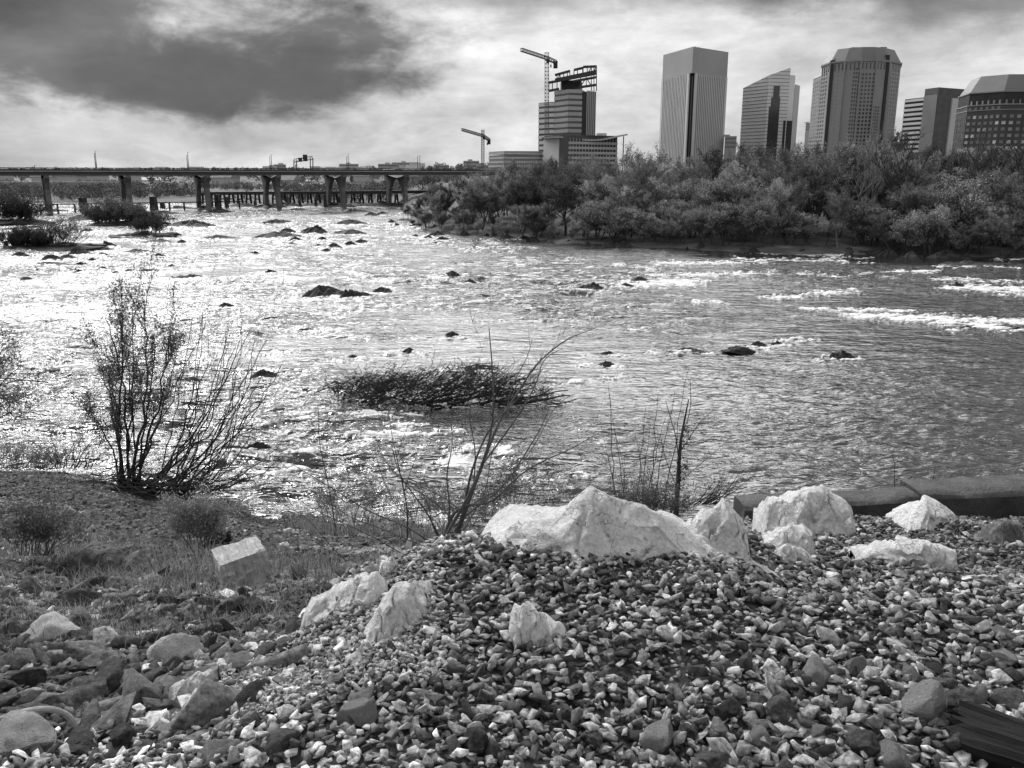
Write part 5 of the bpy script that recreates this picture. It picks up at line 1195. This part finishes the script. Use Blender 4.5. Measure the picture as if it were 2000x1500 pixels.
for k in range(6):
    mb = MB(); z = zt(280+k*9.6, 490); fbar(mb, P[2], P[3], z-.55, z+.75, .5, .2, .05); child(mb.build('floor_band', M['farwhite']), rt)
for k in range(16):
    a = P[2].lerp(P[3], (k+.5)/16); mb = MB(); mb.bar((a.x, a.y-.3, 0), (a.x, a.y-.3, zt(270, 490)), .3); child(mb.build('mullion', M['precast']), rt)
mb = MB(); b_ = plan([(1217, 497)])[0]; mb.bar((b_.x, b_.y, 0), (b_.x, b_.y, zt(266, 497)), .5); child(mb.build('corner_column', M['steel']), rt)
# rooftop hut of the same building
mb = MB(); a, b = plan([(1166, 520)])[0], plan([(1184, 520)])[0]; mb.prism([(a.x, a.y), (b.x, b.y), (b.x, b.y+10), (a.x, a.y+10)], zt(272, 520), zt(260, 520)); child(mb.build('roof_hut', M['precast_pale']), rt)
# -- low flat office --
rt, P = building('flat_office', 'low flat-roofed office with glass bands at the end of the bridge', [(955, 520), (985, 500), (1060, 505), (1060, 560), (955, 560)], zt(303, 508), 'glass_mid')
mb = MB(); mb.prism([(p.x, p.y) for p in P], zt(299, 508), zt(295.5, 508)); child(mb.build('roof_slab', M['precast']), rt)
for k in range(5):
    for A, B in ((P[0], P[1]), (P[1], P[2])):
        mb = MB(); z = zt(301+k*8, 508); fbar(mb, A, B, z-.3, z+.45, .4, .2); child(mb.build('floor_band', M['precast_pale']), rt)
for k in range(22):
    a = P[1].lerp(P[2], (k+.5)/22); mb = MB(); mb.bar((a.x, a.y-.3, 0), (a.x, a.y-.3, zt(312, 508)), .25); child(mb.build('mullion', M['precast_pale']), rt)

# -- slanted glass tower --
PV = .36
D3 = 700
c = [(1453, 720), (1502, D3-2), (1543, 702), (1553, 716), (1563, 722), (1548, 770), (1465, 780)]
P = plan(c); tops = [zt(172, 720), zt(147, 698), zt(132, 702)]
rt = empty('slanted_glass_tower', (P[1].x, P[1].y, 0)); tag(rt, 'mirror-glass tower with a slanting top and stepped right side', 'skyscraper')
mb = MB(); b3 = plan([(1543, 706), (1540, 770), (1465, 780)]); pl = [P[0], P[1], P[2], b3[1], b3[2]]
mb.prism([(p.x, p.y) for p in pl], -2, [tops[0], tops[1], tops[2], tops[2], tops[0]]); child(mb.build('sloped_block', M['glass_pale']), rt)
mb = MB(); pl2 = plan([(1543, 703), (1553.5, 706), (1551, 770), (1541, 770)]); mb.prism([(p.x, p.y) for p in pl2], -2, zt(146.5, 703)); child(mb.build('middle_step', M['glass_pale']), rt)
mb = MB(); pl3 = plan([(1554, 708), (1564, 720), (1560, 770), (1552, 770)]); mb.prism([(p.x, p.y) for p in pl3], -2, zt(165, 710)); child(mb.build('outer_step', M['glass_mid']), rt)
for k in range(32):
    z = 4+k*2.62; A, B = P[0], P[1]
    if z < tops[0]-1: 
        mb = MB(); fbar(mb, A, B, z, z+.35, .15, .1); fbar(mb, B, P[2], z, z+.35, .15, .1); child(mb.build('spandrel_line', M['glass_mid']), rt)
    else:
        t = (z-tops[0])/(tops[1]-tops[0])
        mb = MB()
        if t < .95: fbar(mb, A.lerp(B, t+.04), B, z, z+.35, .15, .1)
        t2 = max(0, (z-tops[1])/(tops[2]-tops[1]))
        if t2 < .9: fbar(mb, B.lerp(P[2], t2+.04), P[2], z, z+.35, .15, .1); child(mb.build('spandrel_line', M['glass_mid']), rt)
# darker glazed bays of this tower (the vertical bay and the lower right bay)
mb = MB(); A, B = P[1], P[2]; a0, b0 = A.lerp(B, .10), A.lerp(B, .60)
fbar(mb, a0, b0, 0, zt(208, 700), .3, .1); fbar(mb, A.lerp(B, .18), b0, zt(207.9, 700), zt(190, 700), .28, .1); fbar(mb, A.lerp(B, .26), A.lerp(B, .55), zt(189.9, 700), zt(168, 700), .28, .1); child(mb.build('dark_bay', M['glass']), rt)
mb = MB(); fbar(mb, pl2[0].lerp(pl2[1], -.6), pl2[1], 0, zt(236, 705), .5, .1); child(mb.build('dark_corner_bay', M['glass']), rt)

# -- stepped granite tower with chamfered crown --
PV = .375
D4 = 520
rt = empty('granite_tower', plan([(1690, D4)])[0]); tag(rt, 'broad stone tower with chamfered metal crown, dark slots and grid windows', 'skyscraper')
c4 = plan([(1606, 540), (1622, 526), (1650, 519), (1682, 514), (1712, 514), (1738, 519), (1760, 530), (1756, 570), (1612, 575)])
zc = zt(122, 520)
mb = MB(); mb.prism([(p.x, p.y) for p in c4], -2, zc); child(mb.build('shaft', M['granite']), rt)
cen = sum(c4, Vector())/len(c4); inn = [cen.lerp(p, .80) for p in c4]
mb = MB(); mb.prism([(p.x, p.y) for p in [cen.lerp(p, 1.0) for p in c4]], zc+.9, zt(96, 527), [(p.x, p.y) for p in inn]); child(mb.build('crown_roof', M['roofmetal']), rt)
mb = MB(); mb.prism([(p.x, p.y) for p in [cen.lerp(p, 1.03) for p in c4]], zc, zc+.9); child(mb.build('cornice', M['trim']), rt)
wg = plan([(1591, 560), (1606, 540), (1612, 575), (1595, 585)])
mb = MB(); mb.prism([(p.x, p.y) for p in wg], -2, zt(152, 550)); child(mb.build('left_wing', M['granite']), rt)
mb = MB(); wc = sum(wg, Vector())/4; mb.prism([(p.x, p.y) for p in [wc.lerp(p, 1.05) for p in wg]], zt(151.9, 550), zt(147, 550), [(p.x, p.y) for p in [wc.lerp(p, .8) for p in wg]]); child(mb.build('wing_roof', M['roofmetal']), rt)
wr = plan([(1756, 545), (1760.5, 548), (1757, 575), (1752, 575)])
bud = [100]
zb = zt(300, 515)
win_grid(rt, c4[3].lerp(c4[4], -.15), c4[4], zb, zc-6, 5, 21, .55, .55, budget=bud)
win_grid(rt, c4[2].lerp(c4[3], .55), c4[3], zb, zc-3, 3, 22, .6, .6, budget=bud)
win_grid(rt, c4[4], c4[5].lerp(c4[4], .45), zb, zc-24, 3, 15, .6, .6, budget=bud)
win_grid(rt, c4[1].lerp(c4[2], .55), c4[2].lerp(c4[3], .3), zb, zc-4, 3, 21, .5, .55, m='glass_mid', budget=bud)
win_grid(rt, c4[0], c4[1].lerp(c4[0], .2), zb, zc-4, 3, 21, .5, .5, m='glass_mid', budget=bud)
win_grid(rt, wg[0], wg[1], zb, zt(158, 550), 4, 19, .5, .5, m='glass_mid', budget=bud)
win_grid(rt, c4[5].lerp(c4[6], .15), c4[6], zb, zc-4, 4, 21, .5, .5, m='glass_mid', budget=bud)
for A, B, zz in ((c4[1], c4[2].lerp(c4[1], .75), zt(116, 520)), (c4[4].lerp(c4[5], .72), c4[4].lerp(c4[5], .9), zt(107, 516))):
    mb = MB(); fbar(mb, A, B, -2, zz, .5, .1); fbar(mb, A, B, zz, zz+.1, .5, 3); child(mb.build('dark_slot', M['dark']), rt)
for i in range(len(c4)-3):
    n = 4
    for k in range(n):
        a = c4[i].lerp(c4[i+1], (k+.3)/n); b = c4[i].lerp(c4[i+1], (k+.62)/n); mb = MB(); fbar(mb, a, b, zc-4.2, zc-.8, .15, .1); child(mb.build('attic_window', M['glass']), rt)
for i in (1, 2, 3, 4, 5, 6):
    if i == 6: continue
    a = c4[i]; mb = MB(); mb.bar((a.x, a.y-.3, -2), (a.x, a.y-.3, zc), .8); child(mb.build('corner_pilaster', M['trim']), rt)
# plant on the roofs
for r0_, pts_ in ((rt, [(1672, 540, 95.5, 7, 1.6), (1700, 545, 95.5, 10, 1.2), (1722, 545, 96, 4, 2.2)]),):
    for a_, Y_, y_, w_, h_ in pts_:
        p_ = at(a_, y_, Y_); mb = MB(); mb.box((p_.x, p_.y, p_.z-.2), (w_, 5, h_)); child(mb.build('roof_plant', M['roofmetal']), r0_)
# roof dormer bulge at left (round gable)
mb = MB(); g0 = c4[1].lerp(c4[2], .05); mb.tube([Vector((g0.x+2.5, g0.y-.8, zt(121, 522))), Vector((g0.x+2.5, g0.y+7, zt(121, 522)))], 2.4, 14); child(mb.build('round_gable', M['granite']), rt)

# -- striped block, dark ribbed block, pale sliver --
PV = .34
rt, P = building('striped_block', 'pale office block with dark horizontal stripes, right of the stone tower', [(1769, 640), (1806, 622), (1812, 680), (1775, 690)], zt(191, 632), 'glass', tops=[zt(194, 640), zt(190, 622), zt(190, 622), zt(194, 640)])
for k in range(18):
    mb = MB(); z = zt(196, 632)-k*3.15; fbar(mb, P[0], P[1], z-.9, z+.75, .4, .2); child(mb.build('floor_band', M['precast_pale']), rt)
rt, P = building('dark_ribbed_block', 'dark block with a flat plain front and narrow ribbed left side', [(1806, 600), (1832, 588), (1892, 604), (1892, 640), (1812, 640)], zt(171, 590), 'girder')
for k in range(14):
    a = P[0].lerp(P[1], (k+.2)/14); b = P[0].lerp(P[1], (k+.62)/14); mb = MB(); fbar(mb, a, b, -2, zt(186, 594), .4, .1); child(mb.build('rib', M['precast']), rt)
mb = MB(); a, b = P[1].lerp(P[2], .45), P[1].lerp(P[2], .66); fbar(mb, a, b, -2, zt(192, 596), 1.0, .1); child(mb.build('pale_fluted_bay', M['precast_pale']), rt)
# -- dark brick block at the right edge --
P = plan([(1872, 432), (1893, 412), (1960, 400), (2150, 398), (2160, 450), (1885, 460)])
rt = empty('brick_block', (P[1].x, P[1].y, 0)); tag(rt, 'large dark brick block with pale windows and a sloped metal roof', 'building')
zw = zt(206, 405)
mb = MB(); mb.prism([(p.x, p.y) for p in P], -2, zw); child(mb.build('walls', M['brick']), rt)
cen = sum(P, Vector())/len(P)
for z, h, s_, m in ((zw, .5, 1.01, 'trim'), (zt(214, 405), .35, 1.008, 'trim')):
    mb = MB(); mb.prism([(p.x, p.y) for p in [cen.lerp(p, s_) for p in P]], z-(.0 if z == zw else .4), z+h-(.0 if z == zw else .4)); child(mb.build('stone_course', M[m]), rt)
P2 = [cen.lerp(p, .985) for p in P]; z2 = zt(181, 405)
mb = MB(); mb.prism([(p.x, p.y) for p in P2], zw+.5, z2); child(mb.build('upper_storeys', M['dark']), rt)
mb = MB(); mb.prism([(p.x, p.y) for p in [cen.lerp(p, 1.0) for p in P]], z2, z2+.5); child(mb.build('eaves', M['trim']), rt)
P3 = [cen.lerp(p, .80) for p in P]
mb = MB(); mb.prism([(p.x, p.y) for p in [cen.lerp(p, .98) for p in P]], z2+.5, zt(152, 420), [(p.x, p.y) for p in P3]); child(mb.build('metal_roof', M['roofmetal']), rt)
bud = [100]; zlow = zt(296, 405)
win_grid(rt, P[1], P[2], zlow, zt(222, 405), 6, 6, .55, .5, m='pane', budget=bud, m2='glass_mid')
win_grid(rt, P[2], P[3], zlow, zt(222, 405), 13, 6, .55, .5, m='pane', budget=bud, m2='glass_mid')
win_grid(rt, P[0], P[1], zlow, zt(222, 405), 3, 6, .5, .5, m='glass_mid', budget=[18])
win_grid(rt, P[1].lerp(P2[1], 0), P[2], zw-2.0, zw-.3, 6, 1, .5, .7, m='glass_mid')
for A, B, n in ((P2[1], P2[2], 6), (P2[2], P2[3], 14)):
    for k in range(n):
        a = A.lerp(B, (k+.5)/n); mb = MB(); mb.bar((a.x, a.y-.1, zw+.5), (a.x, a.y-.1, zw+2.2), .9, .5); child(mb.build('arched_balcony_post', M['trim']), rt)
# -- small far things --
PV = .26
SB = [(1413,1436,266,660,'precast','small plain block between the ribbed and the slanted towers'),(1568,1585,240,1100,'farwhite','faint pale slim tower left of the stone tower'),
 (512,545,325,900,'concrete','flat grey far building behind the bridge left of the gantry'),(534,558,321,930,'precast','taller grey far building just left of the gantry'),(640,704,327,1000,'precast','long low far building right of the gantry'),(662,700,320,1040,'farwhite','faint pale far building behind the long low one'),
 (738,778,320,900,'precast','left part of the twin grey far office block'),(765,818,317,930,'farwhite','larger pale far office block right of the gantry'),(848,877,322,900,'precast','small grey far block above the fifth span'),(905,936,314,800,'farwhite','pale far block left of the shorter crane'),(930,955,322,620,'precast','grey low block under the shorter crane'),
 (1885,1912,268,470,'precast','small grey house roof among the trees at right'),(1898,1925,296,360,'farwhite','pale balcony building among the trees at right')]
for a, b, ty, Yv, m, lab in SB:
    rt, P = building('far_building', lab, [(a, Yv), (b, Yv-3), (b, Yv+25), (a, Yv+25)], zt(ty, Yv), m, base=-3)
    hgt = zt(ty, Yv)
    for k in range(3):
        mb = MB(); z = hgt-1.6-k*3.0; fbar(mb, P[0], P[1], z-.6, z+.6, .3, .1, .6); child(mb.build('window_band', M['glass_mid']), rt)
    mb = MB(); c_ = P[0].lerp(P[1], .4) ; mb.box((c_.x, c_.y+10, hgt+.7), (4, 6, 1.4)); child(mb.build('roof_plant', M['precast']), rt)
for (a, b, y0, y1, Yv, wm_, rm, lab) in [(575,640,368,357,520,'farwhite','farwhite','long shed with a bright pale pitched roof behind the fourth span'),(540,610,357,351,640,'precast','precast_pale','long pale-roofed shed behind the bright one'),(480,545,396,386,300,'precast','concrete','low riverside works building behind the fourth pier'),
   (590,650,396,384,290,'dark','girder','dark shed beside the fifth pier'),(250,330,352,346,700,'farwhite','precast_pale','far pale warehouse under the deck, left half'),(60,130,350,345,800,'precast','farwhite','far pale warehouse near the left edge'),(790,850,380,373,330,'farwhite','precast_pale','pale low shed at the wood edge behind the last pier'),(700,790,372,362,420,'girder','concrete','wide dark-roofed shed behind the last two piers')]:
    P = plan([(a, Yv), (b, Yv), (b, Yv+18), (a, Yv+18)]); rt = empty('shed', (P[0].x, P[0].y, 0)); tag(rt, lab, 'shed')
    ze = zt(y0, Yv); zr = zt(y1, Yv+9); mb = MB(); mb.prism([(p.x, p.y) for p in P], -1, ze); child(mb.build('walls', M[wm_]), rt)
    mb = MB(); A, B, C_, D_ = [Vector((p.x, p.y, ze+.05)) for p in P]; r1, r2 = (A+D_)/2, (B+C_)/2; r1.z = r2.z = zr
    mb.add([A, B, C_, D_, r1, r2], [(0, 1, 5, 4), (2, 3, 4, 5), (0, 4, 3), (1, 2, 5), (0, 3, 2, 1)]); child(mb.build('roof', M[rm]), rt)
rt, P = building('colonnaded_hall', 'far long hall with a row of pale columns under the third span', [(410, 560), (466, 560), (466, 580), (410, 580)], zt(343, 560), 'girder')
for k in range(15):
    a = P[0].lerp(P[1], (k+.5)/15); mb = MB(); mb.bar((a.x, a.y-.4, zt(353, 560)), (a.x, a.y-.4, zt(343.5, 560)), .7); child(mb.build('column', M['farwhite']), rt)
# houses on the far hills
HG = 'small far houses on the hills beyond the bridge'
r2 = random.Random(5)
mb = MB(); mb.prism([(-4, -3), (4, -3), (4, 3), (-4, 3)], -1, 3.2); hw = mb.mesh('house_walls', M['farwhite']); mb = MB(); mb.add([(-4.4, -3.4, 3.2), (4.4, -3.4, 3.2), (4.4, 3.4, 3.2), (-4.4, 3.4, 3.2), (-4.4, 0, 5.4), (4.4, 0, 5.4)], [(0, 1, 5, 4), (2, 3, 4, 5), (0, 4, 3), (1, 2, 5), (0, 3, 2, 1)]); hr = mb.mesh('house_roof', M['concrete'])
for i in range(60):
    Yv = r2.uniform(480, 1500); px_ = r2.uniform(-60, 850); p = plan([(px_, Yv)])[0]; z = far_z1(p.x, p.y)
    rt = empty('house', (p.x, p.y, z), r2.uniform(-.5, .5)); rt.scale = (1.5, 1.5, r2.uniform(1.2, 1.9)); part_ = 'left' if px_ < 300 else ('middle' if px_ < 600 else 'right'); tag(rt, f'small far house seen under the {part_} part of the bridge', 'house', HG+', '+part_)
    inst('walls', hw, rt); inst('roof', hr, rt)
# things of one label: say which one, counted along the picture
ORD = ['', 'leftmost', 'second', 'third', 'fourth', 'fifth', 'sixth', 'seventh', 'eighth', 'ninth', 'tenth', 'eleventh', 'twelfth', 'thirteenth', 'fourteenth', 'fifteenth']
bylab = {}
bpy.context.view_layer.update()
for o in bpy.data.objects:
    if o.parent is None and 'label' in o and o.get('kind') is None: bylab.setdefault(o['label'], []).append(o)
for lab, os_ in bylab.items():
    if len(os_) < 2 or len(os_) > 15: continue
    os_.sort(key=lambda o: o.matrix_world.translation.x/max(o.matrix_world.translation.y, .1)); n = len(os_)
    for i, o in enumerate(os_):
        w = {1: 'leftmost', n: 'rightmost'}.get(i+1, ORD[i+1]+' from left' if i+1 < 16 else '')
        if n == 2: w = ('left one', 'right one')[i]
        o['label'] = f'{lab}, {w}'
